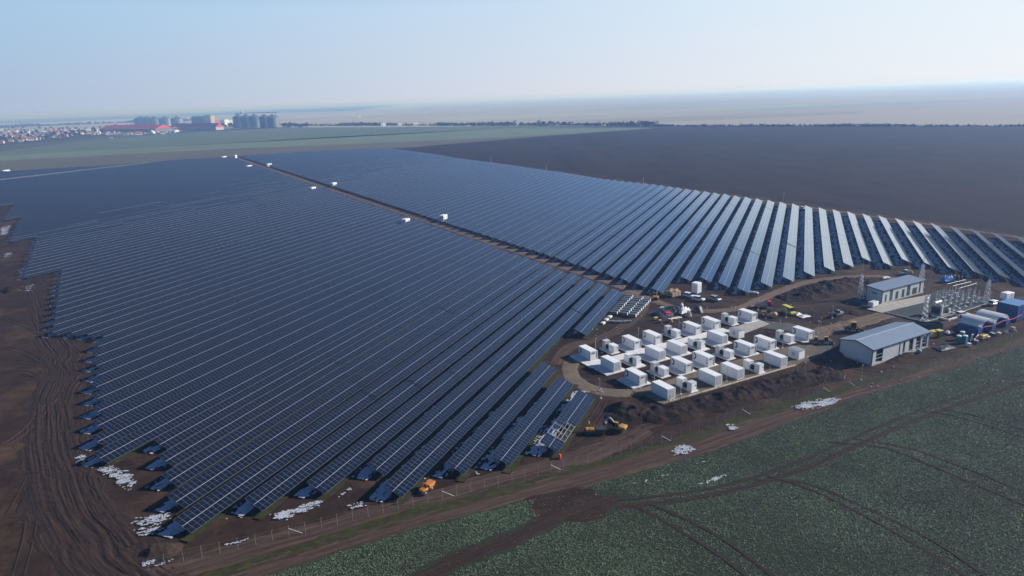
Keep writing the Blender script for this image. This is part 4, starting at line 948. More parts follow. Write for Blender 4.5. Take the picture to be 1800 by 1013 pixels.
b = MB(); b.box(-2.3, 1.0, 0, 1.9, .15, 1.9); b.build('housing', M_OFFW, b_, bevel=.05)
b = MB(); b.box(1.0, 1.06, .25, 1.6, .5, 1.6); b.build('vent', M_DARK, b_); b = MB(); b.box(-2.0, .6, -.05, 0, .4, 1.6); b.build('door', M_WHITE, b_)
# ================================================================ SITE: heaps, vehicles, machines, people, materials
def heap(name, label, pl, wid, h, seed, m=None, res=0.32, rough=0.8, cat='soil heap', ends=0.15):
    """a soil bank along a photographed line"""
    C = resample(gl(pl), res); T = np.gradient(C, axis=0); T /= np.linalg.norm(T, axis=1)[:, None] + 1e-9; Nn = np.stack([T[:, 1], -T[:, 0]], 1)
    nu = max(8, int(wid / res)); u = np.linspace(-1, 1, nu + 1); s = np.linspace(0, 1, len(C))
    wj = wid / 2 * (0.8 + 0.4 * vn(s * len(C) * res / 4, s * 0, seed)) * np.clip(np.minimum(s, 1 - s) / ends + .25, 0, 1) ** .5
    P = C[:, None] + Nn[:, None] * (u[None, :] * wj[:, None])[..., None]
    prof = np.clip(1 - np.abs(u) ** 2.0, 0, 1)[None] * np.clip(np.minimum(s, 1 - s) / ends, 0, 1)[:, None] ** .6
    n1 = fbm(P[..., 0] / 2.6, P[..., 1] / 2.6, seed, 5); n2 = fbm(P[..., 0] / .8, P[..., 1] / .8, seed + 5, 3)
    z = h * prof * (1 - rough + rough * 1.9 * n1) + .7 * prof * (n2 - .5) - .12
    O = np.array([*C[len(C) // 2], 0.0])
    v = np.concatenate([P, z[..., None]], -1).reshape(-1, 3) - O; idx = np.arange(len(v)).reshape(z.shape)
    q_ = np.stack([idx[:-1, :-1], idx[:-1, 1:], idx[1:, 1:], idx[1:, :-1]], -1).reshape(-1, 4)
    me = fast_mesh(name, v, q_, m or M_SPOIL, smooth=True)
    if sum(p_.normal.z for p_ in list(me.polygons)[:400]) < 0: me.flip_normals()
    o = link(name, me); o.location = O; return tag(o, label, cat)
heap('soil_bank', 'long rough dark soil bank between the kerb and the fence', [(1075, 742), (1120, 728), (1180, 728), (1260, 706), (1340, 683), (1420, 664), (1475, 655)], 9.0, 1.5, 51, ends=.06)
heap('soil_heap', 'dark soil heap behind the excavator, below the gravel loop', [(1075, 722), (1105, 722), (1140, 733)], 7, 1.6, 52)
heap('soil_heap', 'large dark soil heap with brush left of the narrow hall', [(1372, 525), (1410, 520), (1450, 508), (1500, 498), (1548, 497)], 13, 2.2, 53, ends=.2)
heap('soil_heap', 'rough brown soil heap at the bottom left snow patch', [(243, 976), (265, 971), (295, 967), (318, 966)], 4.2, 0.9, 54, mat('brown_clods', (0.030, 0.018, 0.012), 0.95, var=.5, scale=1.4, bump=.15, col2=(0.060, 0.035, 0.020)), .2, 1.2, ends=.3)
heap('soil_heap', 'small soil heap beside the two loaders at the yard exit', [(1452, 625), (1475, 620), (1492, 612)], 5, 1.5, 55, ends=.3)
heap('soil_heap', 'soil heap in front of the open hall bays', [(1560, 637), (1580, 630), (1606, 620)], 2.6, .8, 56, ends=.3)
heap('soil_heap', 'soil mound between the grey road bend and the concrete lane', [(1330, 596), (1360, 588), (1395, 586)], 6, .9, 57, ends=.3)
heap('soil_heap', 'low soil heap above the yellow van, right of the site track', [(1462, 545), (1490, 548), (1515, 552)], 5, .8, 58, ends=.3)
heap('soil_heap', 'soil heap at the far left edge of the panels, by the rutted track', [(0, 512), (14, 510), (26, 514)], 8, 1.6, 59, ends=.3)
# tree-like dry weeds on the bank: dark stems
rs = np.random.RandomState(5); wb_ = MB()
for _ in range(900):
    s = rs.rand(); X0 = 1080 + 400 * s; Y0 = 745 - 92 * s + rs.normal(0, 9)
    p = g(X0, Y0); hgt = rs.uniform(.5, 1.3)
    for k_ in range(3): wb_.bar((p[0], p[1], .0), (p[0] + rs.normal(0, .3), p[1] + rs.normal(0, .3), hgt * rs.uniform(.6, 1) + .5), .03)
tag(wb_.build('dry_weeds', mat('dry_stems', (0.075, 0.05, 0.036), 0.95, var=.4)), kind='stuff')

M_YEL = mat('machine_yellow', (0.42, 0.24, 0.03), 0.45, var=.12); M_ORA = mat('machine_orange', (0.52, 0.19, 0.03), 0.45, var=.12); M_RED = mat('truck_red', (0.45, 0.03, 0.045), 0.4)
M_VANY = mat('van_yellow', (0.66, 0.56, 0.06), 0.35, var=.06); M_SILV = mat('silver_paint', (0.42, 0.44, 0.46), 0.35, .4); M_CARW = mat('car_white', (0.80, 0.81, 0.82), 0.3, var=.03); M_BLUE = mat('cabin_blue', (0.020, 0.058, 0.20), 0.5, var=.15)
def wheels(t, xs_, hw, r, w=.24):
    for x in xs_:
        for s in (-1, 1):
            b = MB(); b.tube((x, s * (hw - w), r), (x, s * hw, r), r, r, 14); o_ = b.build('wheel', M_BLACK, t)
            b = MB(); b.tube((x, s * (hw - .01), r), (x, s * (hw + .02), r), r * .55, r * .5, 10); b.build('rim', M_SILV, o_)
def car(name, label, px_, rz, paint, kind='suv', cat='car', group=None):
    p = g(*px_); t = thing(name, label, cat, (p[0], p[1], .03), rz, group)
    L, Wd, H = {'suv': (4.5, 1.85, 1.7), 'pickup': (5.2, 1.9, 1.75), 'van': (5.6, 2.05, 2.45)}[kind]; hw = Wd / 2
    b = MB()
    if kind == 'van': lower = [(-L / 2, .35), (L / 2 - .1, .35), (L / 2, .6), (L / 2 - .05, 1.0), (L / 2 - .75, 1.25), (-L / 2, 1.25)]
    else: lower = [(-L / 2, .38), (L / 2 - .1, .38), (L / 2, .6), (L / 2 - .05, .88), (L / 2 - .3, .98), (-L / 2, 1.02)]
    b.prism(lower, -hw, hw); b.build('body', paint, t, bevel=.05)
    if kind == 'suv': cab = [(-L / 2 + .1, 1.0), (L / 2 - 1.15, .98), (L / 2 - 1.9, H - .06), (-L / 2 + .45, H - .06)]
    elif kind == 'pickup': cab = [(-.5, 1.0), (L / 2 - 1.25, .98), (L / 2 - 1.95, H - .06), (-.3, H - .06)]
    else: cab = [(-L / 2 + .02, 1.22), (L / 2 - .72, 1.22), (L / 2 - 1.4, H - .1), (-L / 2 + .06, H - .1)]
    b = MB(); b.prism(cab, -hw + .1, hw - .1); b.build('windows', M_GLASS, t)
    b = MB(); x0, x1 = cab[3][0], cab[2][0]; b.box(x0 - .03, x1 + .05, -hw + .12, hw - .12, H - .08, H); b.build('roof', paint, t, bevel=.03)
    b = MB()
    for x in ([cab[0][0] + .1, (x0 + x1) / 2, x1 + .0] if kind != 'van' else [cab[0][0] + .05, -1.2, .6, x1]):
        for s in (-1, 1): b.box(x - .05, x + .05, s * (hw - .1) - .015, s * (hw - .1) + .015, 1.0, H - .06)
    if kind == 'van': b.box(-L / 2 + .03, .1, -hw + .075, hw - .075, 1.22, H - .45)
    b.build('pillar', paint, t)
    if kind == 'pickup': b = MB(); b.box(-L / 2 + .1, -.6, -hw + .15, hw - .15, 1.02, 1.03); b.build('load_bed', M_DARK, t)
    for s in (-1, 1):
        b = MB(); b.box(L / 2 - .06, L / 2 + .02, min(s * (hw - .45), s * (hw - .1)), max(s * (hw - .45), s * (hw - .1)), .68, .85); b.build('headlight', M_OFFW, t)
    wheels(t, (-L / 2 + .85, L / 2 - .9), hw, .36)
    return t
def hd(a, b):                       # heading from pixel a to pixel b
    p, q_ = g(*a), g(*b); return math.atan2(q_[1] - p[1], q_[0] - p[0])
car('parked_car', 'white car parked beside the brown cardboard stack', (1211, 522.5), R_(-50), M_CARW, 'suv')
car('parked_car', 'white car with dark windows, in front of the white box container', (1228, 528.5), R_(-42), M_CARW, 'suv')
car('parked_car', 'silver car alone at the edge of the site track', (1257, 528), R_(-60), M_SILV, 'suv')
car('van', 'bright yellow van parked on the soil by the grey road', (1386, 551), R_(-75), M_VANY, 'van', 'van')
car('parked_car', 'white car parked beside the concrete-edged gravel yard, two people standing at it', (1691, 556), R_(15), M_CARW, 'suv')
car('parked_car', 'white car near the right lattice mast', (1748, 536), R_(22), M_CARW, 'suv')
car('pickup', 'white and blue pickup with a cable drum, behind the narrow hall', (1592, 482), R_(10), M_CARW, 'pickup', 'pickup')
car('parked_car', 'white vehicle parked far back between the first pale rows', (1411, 368), R_(40), M_CARW, 'suv')
# red flatbed truck
p = g(1342, 540); t = thing('flatbed_truck', 'red-cabbed flatbed truck behind the road roller', 'truck', (p[0], p[1], .03), R_(-12))
b = MB(); b.box(-3.0, 1.2, -1.1, 1.1, .85, 1.0); b.box(-3.0, 1.2, -1.1, -1.05, 1.0, 1.5); b.box(-3.0, 1.2, 1.05, 1.1, 1.0, 1.5); b.box(-3.0, -2.95, -1.1, 1.1, 1.0, 1.5); b.build('load_bed', M_SILV, t)
b = MB(); b.prism([(1.3, .5), (3.0, .5), (3.1, 1.1), (2.85, 1.35), (2.3, 2.3), (1.3, 2.35)], -1.05, 1.05); b.build('cab', M_RED, t, bevel=.06)
b = MB(); b.prism([(2.92, 1.3), (2.98, 1.3), (2.42, 2.2), (2.36, 2.2)], -.9, .9); b.build('windscreen', M_GLASS, t)
b = MB(); b.box(-3, 3, -.4, .4, .5, .85); b.build('chassis', M_DARK, t); wheels(t, (-2.0, 2.2), 1.05, .45, .3)
# road roller
p = g(1352, 556); t = thing('road_roller', 'yellow road roller with dark cab beside the rightmost back-row container', 'roller', (p[0], p[1], .03), R_(-30))
b = MB(); b.tube((1.7, -.95, .75), (1.7, .95, .75), .75, .75, 20); b.build('drum', mat('roller_drum', (0.32, 0.25, 0.17), 0.6), t)
b = MB(); b.box(.7, 2.6, -1.1, -.97, .55, .95); b.box(.7, 2.6, .97, 1.1, .55, .95); b.box(2.48, 2.62, -1.1, 1.1, .55, .95); b.build('drum_frame', M_YEL, t)
b = MB(); b.prism([(-2.7, .7), (-.8, .7), (-.8, 1.6), (-2.5, 1.45)], -.85, .85); b.build('engine_hood', M_YEL, t, bevel=.06)
b = MB(); b.box(-.85, .65, -.8, .8, .7, 1.3); b.build('platform', M_YEL, t)
b = MB(); b.box(-.75, .5, -.72, .72, 1.3, 2.75); b.build('cab', M_GLASS, t); b = MB(); b.box(-.9, .65, -.85, .85, 2.75, 2.88); b.build('roof', M_DARK, t)
wheels(t, (-1.7,), 1.05, .75, .5)
def excavator(label, px_, rz, paint, boom=((.6, 1.5), (2.6, 3.4), (4.4, 2.0), (4.3, .6)), sc=1.0):
    p = g(*px_); t = thing('excavator', label, 'excavator', (p[0], p[1], .05), rz); t.scale = (sc,) * 3
    for s in (-1, 1):
        b = MB(); y0, y1 = (.75, 1.3) if s > 0 else (-1.3, -.75)
        b.prism([(-1.7, .15), (-1.4, 0), (1.4, 0), (1.7, .15), (1.8, .45), (1.6, .78), (-1.6, .78), (-1.8, .45)], y0, y1); b.build('track', M_BLACK, t)
    b = MB(); b.box(-.8, .8, -.75, .75, .3, .8); b.tube((0, 0, .75), (0, 0, .95), .6, .6, 14); b.build('undercarriage', M_DARK, t)
    b = MB(); b.prism([(-2.2, .95), (1.2, .95), (1.2, 1.35), (-.5, 1.5), (-.6, 1.9), (-2.1, 1.85)], -1.2, 1.2); b.build('upper_body', paint, t, bevel=.06)
    b = MB(); b.box(-2.55, -2.0, -1.15, 1.15, 1.0, 1.8); b.build('counterweight', paint, t, bevel=.1)
    b = MB(); b.prism([(-.3, 1.35), (1.2, 1.35), (1.1, 2.2), (.8, 2.85), (-.3, 2.85)], .3, 1.15); c_ = b.build('cab', M_GLASS, t); b = MB(); b.box(-.4, .9, .25, 1.2, 2.83, 2.92); b.build('cab_roof', paint, c_)
    P = [Vector((x, -.2, z)) for x, z in boom]
    b = MB(); b.bar(P[0], P[1], .32, .5); b.build('boom', M_GREYP, t); b = MB(); b.bar(P[1], P[2], .26, .38); b.build('stick', M_GREYP, t)
    b = MB(); b.tube(P[0] + Vector((.3, 0, -.2)), P[0].lerp(P[1], .6) + Vector((0, 0, -.2)), .08, .06, 8); b.build('ram', M_SILV, t)
    b = MB(); q_ = P[2]; b.prism([(q_.x - .5, q_.z - .2), (q_.x + .1, q_.z - .1), (q_.x + .05, q_.z - 1.0), (q_.x - .6, q_.z - 1.1), (q_.x - .85, q_.z - .6)], -.75, .35); b.build('bucket', M_DARK, t)
    return t
excavator('yellow excavator on the dark soil below the gravel loop', (1086, 757), R_(150), M_YEL, sc=.8)
p = g(1045, 761); t = thing('tracked_carrier', 'low yellow tracked machine left of the yellow excavator', 'machine', (p[0], p[1], .05), R_(-5))
for s in (-1, 1):
    b = MB(); b.prism([(-2.2, .1), (-1.9, 0), (1.9, 0), (2.2, .1), (2.3, .4), (2.0, .7), (-2.0, .7), (-2.3, .4)], *((.6, 1.1) if s > 0 else (-1.1, -.6))); b.build('track', M_BLACK, t)
b = MB(); b.box(-2.0, .2, -.7, .7, .5, 1.1); b.build('body', M_YEL, t, bevel=.05); b = MB(); b.box(.3, 2.6, -.95, .95, .75, 1.25); b.build('load_bed', M_DARK, t); b = MB(); b.bar((.0, -.4, 1.1), (.0, -.4, 1.7), .08); b.bar((0, .4, 1.1), (0, .4, 1.7), .08); b.bar((0, -.4, 1.7), (0, .4, 1.7), .08); b.build('guard', M_YEL, t)
excavator('small excavator beside a light pole on the soil right of the yellow van', (1471, 556), R_(200), M_GREYP, ((.6, 1.4), (2.4, 2.2), (3.4, 1.2), (3.4, .4)), .8)
excavator('yellow and dark drilling machine at the corner of the panel pallets', (1153, 526), R_(70), M_YEL, ((.2, 1.5), (.6, 3.6), (1.6, 3.0), (1.6, 1)), .8)
def loader(label, px_, rz, sc=1.0):
    p = g(*px_); t = thing('wheel_loader', label, 'loader', (p[0], p[1], .04), rz); t.scale = (sc,) * 3
    b = MB(); b.prism([(-2.6, .6), (-.6, .6), (-.6, 1.7), (-2.5, 1.55)], -.85, .85); b.build('engine_hood', M_YEL, t, bevel=.06)
    b = MB(); b.box(-.6, 1.4, -.6, .6, .6, 1.15); b.build('front_frame', M_YEL, t)
    b = MB(); b.box(-.75, .55, -.75, .75, 1.2, 2.8); c_ = b.build('cab', M_GLASS, t); b = MB(); b.box(-.85, .65, -.85, .85, 2.8, 2.92); b.build('cab_roof', M_YEL, c_)
    for s in (-1, 1): b = MB(); b.bar((.8, s * .5, 1.5), (2.4, s * .5, .75), .16, .28); b.build('lift_arm', M_YEL, t)
    b = MB(); b.prism([(2.3, .1), (3.4, .15), (3.4, .22), (2.5, .4), (2.45, 1.15), (2.3, 1.2)], -1.25, 1.25); b.build('bucket', M_DARK, t)
    wheels(t, (-1.6, 1.3), 1.15, .7, .45); return t
loader('yellow wheel loader on the grey road behind the gabled hall', (1500, 583), R_(-20), 1.1)
loader('small yellow loader in front of the rightmost third-row container', (1434, 604), R_(-20), .75)
loader('small yellow loader nearest the soil heap at the yard exit', (1452, 604), R_(-15), .75)
# orange dumper
p = g(749, 864); t = thing('site_dumper', 'orange site dumper under the tip of a panel row', 'dumper', (p[0], p[1], .04), R_(55)); t.scale = (.85, .85, .85)
b = MB(); b.prism([(-1.7, .55), (.1, .55), (.1, 1.2), (-1.6, 1.1)], -.75, .75); b.build('engine_hood', M_ORA, t, bevel=.06)
b = MB(); b.prism([(.4, .75), (2.0, .9), (2.5, 1.7), (.2, 1.7)], -1.0, 1.0); b.build('skip', M_ORA, t, bevel=.04)
b = MB(); b.box(-.1, .25, -.4, .4, 1.2, 1.35); b.build('seat', M_DARK, t); b = MB()
for s in (-1, 1): b.bar((-.3, s * .55, 1.1), (-.3, s * .55, 2.3), .07)
b.bar((-.3, -.55, 2.3), (-.3, .55, 2.3), .07); b.build('roll_bar', M_ORA, t); wheels(t, (-1.1, 1.2), .95, .5, .4)
# people
def person(label, px_, rz, top, z=0.03, sit=False):
    p = g(*px_); t = thing('person', label, 'person', (p[0], p[1], z), rz)
    def skin(name, pts, edges, rad, m):
        me = bpy.data.meshes.new(name); me.from_pydata(pts, edges, []); o_ = link(name, me, t)
        mo = o_.modifiers.new('skin', 'SKIN'); o_.modifiers.new('sub', 'SUBSURF').levels = 1
        for sv_i, r in zip(me.skin_vertices[0].data, rad): sv_i.radius = (r, r)
        me.skin_vertices[0].data[0].use_root = True; me.materials.append(m); return o_
    k_ = .45 if sit else 0
    hz_ = .95 - k_ * .9
    P = [(0, 0, hz_), (0, 0, hz_ + .25), (0, 0, hz_ + .48), (0, 0, hz_ + .58), (0, .0, hz_ + .72),
         (0, .2, hz_ + .44), (.05, .27, hz_ + .18), (.16, .25, hz_ - .02), (0, -.2, hz_ + .44), (.05, -.27, hz_ + .18), (.16, -.25, hz_ - .02),
         (.4 * (k_ > 0) + .02, .1, .52 if not sit else hz_), (.45 * (k_ > 0), .12, .08), (.45 * (k_ > 0) + .16, .12, .05), (.4 * (k_ > 0) - .02, -.1, .52 if not sit else hz_), (.45 * (k_ > 0) - .05, -.12, .08), (.45 * (k_ > 0) + .11, -.12, .05)]
    E_ = [(0, 1), (1, 2), (2, 3), (3, 4), (2, 5), (5, 6), (6, 7), (2, 8), (8, 9), (9, 10), (0, 11), (11, 12), (12, 13), (0, 14), (14, 15), (15, 16)]
    rd = [.15, .15, .16, .065, .11, .075, .055, .045, .075, .055, .045, .085, .055, .05, .085, .055, .05]
    skin('body', P, E_, rd, mat('work_trousers', (0.02, 0.025, 0.04), 0.8))
    b = MB(); b.lathe([(.19, hz_ - .05), (.2, hz_ + .2), (.21, hz_ + .42), (.12, hz_ + .54)], (0, 0, 0), 12); b.build('jacket', top, t, smooth=True)
    b = MB(); b.lathe([(.13, hz_ + .74), (.13, hz_ + .8), (.06, hz_ + .88)], (0, 0, 0), 10); b.build('helmet', M_WHITE, t, smooth=True)
M_HIVIS = mat('hi_vis', (0.45, 0.75, 0.04), 0.6)
person('person in a bright hi-vis jacket riding the low yellow tracked machine', (1035, 757.5), R_(10), M_HIVIS, 1.05, True)
person('person in dark clothes standing left beside the white car at the gravel yard', (1688, 561), 0, mat('dark_jacket', (0.03, 0.035, 0.05), 0.8)); person('person in dark clothes standing nearest the gabled hall, right of another', (1694, 562), 2, mat('dark_jacket', (0.03, 0.035, 0.05)))
person('person in blue work clothes on the orange dumper', (748, 859), R_(55), M_BLUE, .95, True)
# orange cone-barrel by the fence
p = g(984, 806); t = thing('warning_barrel', 'small red-orange barrel between the bare-framed row and the fence', 'barrel', p)
b = MB(); b.lathe([(.32, 0), (.34, .1), (.32, .45), (.34, .5), (.30, .95), (.26, 1.0)], n=14); b.build('body', mat('signal_red', (0.75, 0.07, 0.04), 0.5), t)
b = MB(); b.lathe([(.345, .55), (.335, .75)], n=14); b.build('band', M_ORA, t)
# panel pallets: three files
M_PALW = mat('pallet_white_wrap', (0.72, 0.72, 0.72), 0.5, var=.06); M_PALD = mat('stacked_modules', (0.12, 0.14, 0.17), 0.4, var=.3)
_pp = None
for f_, (a, c_, n) in enumerate([((1085, 553), (1112, 524), 10), ((1103, 555), (1130, 527), 10), ((1118, 558), (1143, 531), 9)]):
    pa, pb = g(*a)[:2], g(*c_)[:2]; d = (pb - pa) / (n - 1); rz = math.atan2(d[1], d[0])
    for i in range(n):
        q_ = pa + d * i; lab = 'pallet of stacked panels, %s from near end in the %s file' % (ordw(i + 1), ['left', 'middle', 'right'][f_])
        if _pp is None:
            t = thing('panel_pallet', lab, 'pallet', (q_[0], q_[1], .04), rz, 'pallets of panels stacked beside the dirt road')
            b = MB(); b.box(-.55, .55, 0, 2.7, .15, 1.15); b.build('module_stack', M_PALD, t)
            b = MB(); b.box(-.52, .52, -.06, 0, .15, 1.15); b.build('end_wrap', M_PALW, t)
            b = MB()
            for yy in (.1, 1.3, 2.5): b.box(-.55, .55, yy, yy + .12, 0, .15)
            b.build('pallet_base', mat('pallet_wood', (0.26, 0.18, 0.10), 0.9), t); _pp = t
        else:
            t = copy_tree(_pp); t.location = (q_[0], q_[1], .04); t['label'] = lab
        t.rotation_euler.z = rz + random.gauss(0, .03); t.scale = (min(1, np.hypot(*d) * .82 / 1.1), 1, random.uniform(.9, 1.08))
for i, q_ in enumerate([(1060, 570), (1066, 564), (1072, 559)]):
    p = g(*q_); t = thing('wrapped_pallet', 'white wrapped pallet, %s of three in line left of the panel files' % ['nearest', 'middle', 'farthest'][i], 'pallet', (p[0], p[1], .04), B_ROT + R_(25), 'white wrapped pallets')
    b = MB(); b.box(-.9, .9, -.55, .55, .12, .7); b.build('load', M_PALW, t, bevel=.05); b = MB(); b.box(-.9, .9, -.5, .5, 0, .12); b.build('pallet_base', mat('pallet_wood', (0.26, 0.18, 0.10)), t)
for i, q_ in enumerate([(1080, 566), (1089, 567), (1100, 566)]):
    p = g(*q_); t = thing('beam_bundle', 'bundle of grey steel beams lying at the near end of the panel files, %s' % ['left one', 'middle one', 'right one'][i], 'beams', (p[0], p[1], .04), R_(-6), 'bundles of steel beams')
    b = MB(); b.box(-1.9, 1.9, -.5, .5, .1, .45); b.build('beams', M_GALV, t); b = MB(); b.box(-1.3, -1.1, -.55, .55, 0, .5); b.box(1.1, 1.3, -.55, .55, 0, .5); b.build('strap', M_DARK, t)
# cardboard stacks
M_CARD = mat('cardboard', (0.46, 0.32, 0.20), 0.85, var=.12)
k0 = g(1187, 521)[:2]; _cs = None; cnt = 0
for i in range(3):
    for j in range(3):
        q_ = k0 + E1 * (i * 1.5 - 1.2) + E2 * (j * 1.25)
        lab = 'stack of brown cardboard boxes, %s file and %s rank from the track' % (['left', 'middle', 'right'][i], ['first', 'second', 'third'][j])
        t = thing('cardboard_stack', lab, 'boxes', (q_[0], q_[1], .04), B_ROT, 'brown cardboard stacks by the parked cars')
        h = 1.7 + .5 * ((i + j) % 2)
        b = MB(); n = 3
        for l in range(n): b.box(-.62, .62, -.5, .5, .1 + l * h / n, .1 + (l + .93) * h / n)
        b.build('box', M_CARD, t); b = MB(); b.box(-.62, .62, -.5, .5, 0, .1); b.build('pallet_base', mat('pallet_wood', (0.26, 0.18, 0.10)), t)
# tall white box container by the cars
p = g(1224, 514.5)[:2]; t = thing('storage_box', 'tall white box container beside the parked cars and cardboard', 'container', (p[0], p[1], .04), R_(42))
b = MB(); b.box(-1.4, 1.4, -1.3, 1.3, .1, 3.9); b.build('body', M_WHITE, t); b = MB(); b.box(-1.1, 1.1, -1.34, -1.3, .3, 3.6); b.build('door', M_OFFW, t); b = MB(); b.box(-1.45, 1.45, -1.35, 1.35, 3.9, 4.0); b.build('roof', M_WHITE, t)
# rubbish heap
heap('rubbish_heap', 'dark rubbish heap of foil and packaging right of the panel pallets', [(1150, 556), (1170, 549), (1195, 547), (1218, 548)], 8, 1.7, 71, mat('dark_foil', (0.03, 0.034, 0.042), 0.45, var=.6, scale=1.5, bump=.05), cat='rubbish heap', ends=.3)
heap('tarp_heap', 'dark tarp-covered pile at the right end of the rubbish heap', [(1220, 548), (1228, 547), (1236, 547)], 4.5, 1.9, 72, mat('dark_tarp', (0.02, 0.024, 0.03), 0.5), cat='tarp pile', ends=.4)
def crumple(name, label, px_, sx, sy, h, m, rz, cat, seed):
    p = g(*px_); n = 19; xs_ = np.linspace(-1, 1, n); XX, YY = np.meshgrid(xs_, xs_)
    r_ = np.clip(1.15 - np.maximum(np.abs(XX), np.abs(YY)) ** 3, 0, 1); z = h * r_ * (.2 + .7 * fbm(XX * 1.6 + seed, YY * 1.6, seed, 3) + .9 * np.abs(vn(XX * 4 + seed, YY * 4, seed + 2) - .5)) 
    jx = .18 * (vn(XX * 2, YY * 2 + seed, seed + 1) - .5)
    v = np.stack([(XX + jx) * sx, (YY + jx) * sy, z], -1).reshape(-1, 3); idx = np.arange(n * n).reshape(n, n)
    q_ = np.stack([idx[:-1, :-1], idx[:-1, 1:], idx[1:, 1:], idx[1:, :-1]], -1).reshape(-1, 4)
    o = link(name, fast_mesh(name, v, q_, m)); o.location = (p[0], p[1], .05); o.rotation_euler = (0, 0, rz); return tag(o, label, cat)
crumple('plastic_sheet', 'large crumpled white plastic sheet on the right of the rubbish heap', (1203, 550), 2.6, 1.0, 2.1, M_PALW, .6, 'plastic sheet', 3)
crumple('plastic_sheet', 'white plastic sheet upright at the back of the rubbish heap', (1198, 543), 1.0, .7, 2.2, M_PALW, 1.2, 'plastic sheet', 4)
crumple('plastic_sheet', 'grey-white sheet at the left of the rubbish heap', (1163, 546), 1.2, .7, 1.6, M_OFFW, .2, 'plastic sheet', 5)
crumple('plastic_sheet', 'pale upright sheet between rubbish heap and dark tarp pile', (1211, 556), .5, 1.3, 2.0, mat('cream_sheet', (0.62, 0.54, 0.46), 0.7), .2, 'plastic sheet', 6)
crumple('plastic_sheet', 'pale cardboard and foil litter along the front of the rubbish heap', (1187, 560), 2.3, .6, .5, mat('cream_sheet', (0.62, 0.54, 0.46)), .3, 'litter', 7)
crumple('plastic_sheet', 'flat white sheet lying right of the yellow van', (1414, 557), 2.0, 1.0, .5, M_PALW, .4, 'plastic sheet', 8)
crumple('scrap_pile', 'small scrap pile between yellow van and white sheet', (1403, 554), 1.4, .8, .8, M_OFFW, .4, 'scrap', 9)
crumple('scrap_pile', 'pale scrap at the tip of the row nearest the silver car', (1323, 516), 2.2, .8, .8, mat('cream_sheet', (0.62, 0.54, 0.46)), -.3, 'scrap', 10)
crumple('plastic_sheet', 'white sheet at the left foot of the brushy soil heap', (1390, 521), 1.4, .8, .6, M_PALW, .1, 'plastic sheet', 11)
crumple('blue_tarp', 'bright blue tarp bundle behind the substation', (1664, 495), 2.2, 1.3, 2.6, mat('bright_blue', (0.03, 0.22, 0.62), 0.5), .2, 'tarp', 12)
crumple('scrap_pile', 'pale scrap in front of the narrow hall, behind the site track', (1556, 489), 1.8, .8, .7, M_OFFW, .2, 'scrap', 13)
crumple('scrap_pile', 'dark scrap scattered between gabled hall and portable toilets', (1660, 612), 3.0, 1.6, .6, M_DARK, .3, 'scrap', 14)
crumple('scrap_pile', 'pale scrap behind the yellow bin, near the dark skip', (1668, 586), 1.5, .9, 1.0, mat('cream_sheet', (0.62, 0.54, 0.46)), .3, 'scrap', 15)
# red canopy on legs and bits
p = g(1174, 559); t = thing('red_canopy', 'small red canopy standing at the front of the rubbish heap', 'canopy', (p[0], p[1], .04), R_(20))
b = MB(); b.prism([(-1.4, 1.5), (1.4, 1.5), (.9, 2.0), (-.9, 2.0)], -.9, .9); b.build('cover', mat('red_fabric', (0.55, 0.03, 0.09), 0.6), t); b = MB()
for x in (-1.2, 1.2):
    for y in (-.7, .7): b.bar((x, y, 0), (x, y, 1.5), .07)
b.build('leg', M_OFFW, t)
for i, (q_, m_, lb) in enumerate([((1152, 562), M_VANY, 'yellow and white pallet stack at the left front of the rubbish heap'), ((1160, 567), M_CARD, 'low wooden pallet stack nearest the battery yard, by the rubbish heap'), ((1178, 565), M_OFFW, 'pale crate stack under the red canopy')]):
    p = g(*q_); t = thing('pallet_stack', lb, 'pallets', (p[0], p[1], .04), .4 + i)
    for l in range(3): b = MB(); b.box(-.8 + .1 * l, .8, -.5, .5 - .08 * l, .05 + l * .3, .26 + l * .3); b.build('pallet', m_ if l == 2 else mat('pallet_wood', (0.26, 0.18, 0.10)), t)
# cable drums
for i, q_ in enumerate([(1674, 493), (1681, 494), (1687.5, 495)]):
    p = g(*q_); t = thing('cable_drum', 'wooden cable drum standing behind the substation, %s of three' % ['left', 'middle', 'right'][i], 'cable drum', (p[0], p[1], 0), R_(60), 'cable drums')
    for y in (-.55, .55): b = MB(); b.tube((0, y - .06, 1.2), (0, y + .06, 1.2), 1.2, 1.2, 18); b.build('flange', mat('pale_wood', (0.55, 0.45, 0.32), 0.85), t)
    b = MB(); b.tube((0, -.5, 1.2), (0, .5, 1.2), .7, .7, 14); b.build('core', M_DARK, t)
p = g(1597.5, 484); t = thing('cable_drum', 'pale wooden cable drum beside the pickup behind the narrow hall', 'cable drum', (p[0], p[1], 0), R_(100))
for y in (-.5, .5): b = MB(); b.tube((0, y - .06, 1.1), (0, y + .06, 1.1), 1.1, 1.1, 18); b.build('flange', mat('pale_wood', (0.55, 0.45, 0.32)), t)
b = MB(); b.tube((0, -.45, 1.1), (0, .45, 1.1), .6, .6, 14); b.build('core', M_DARK, t)
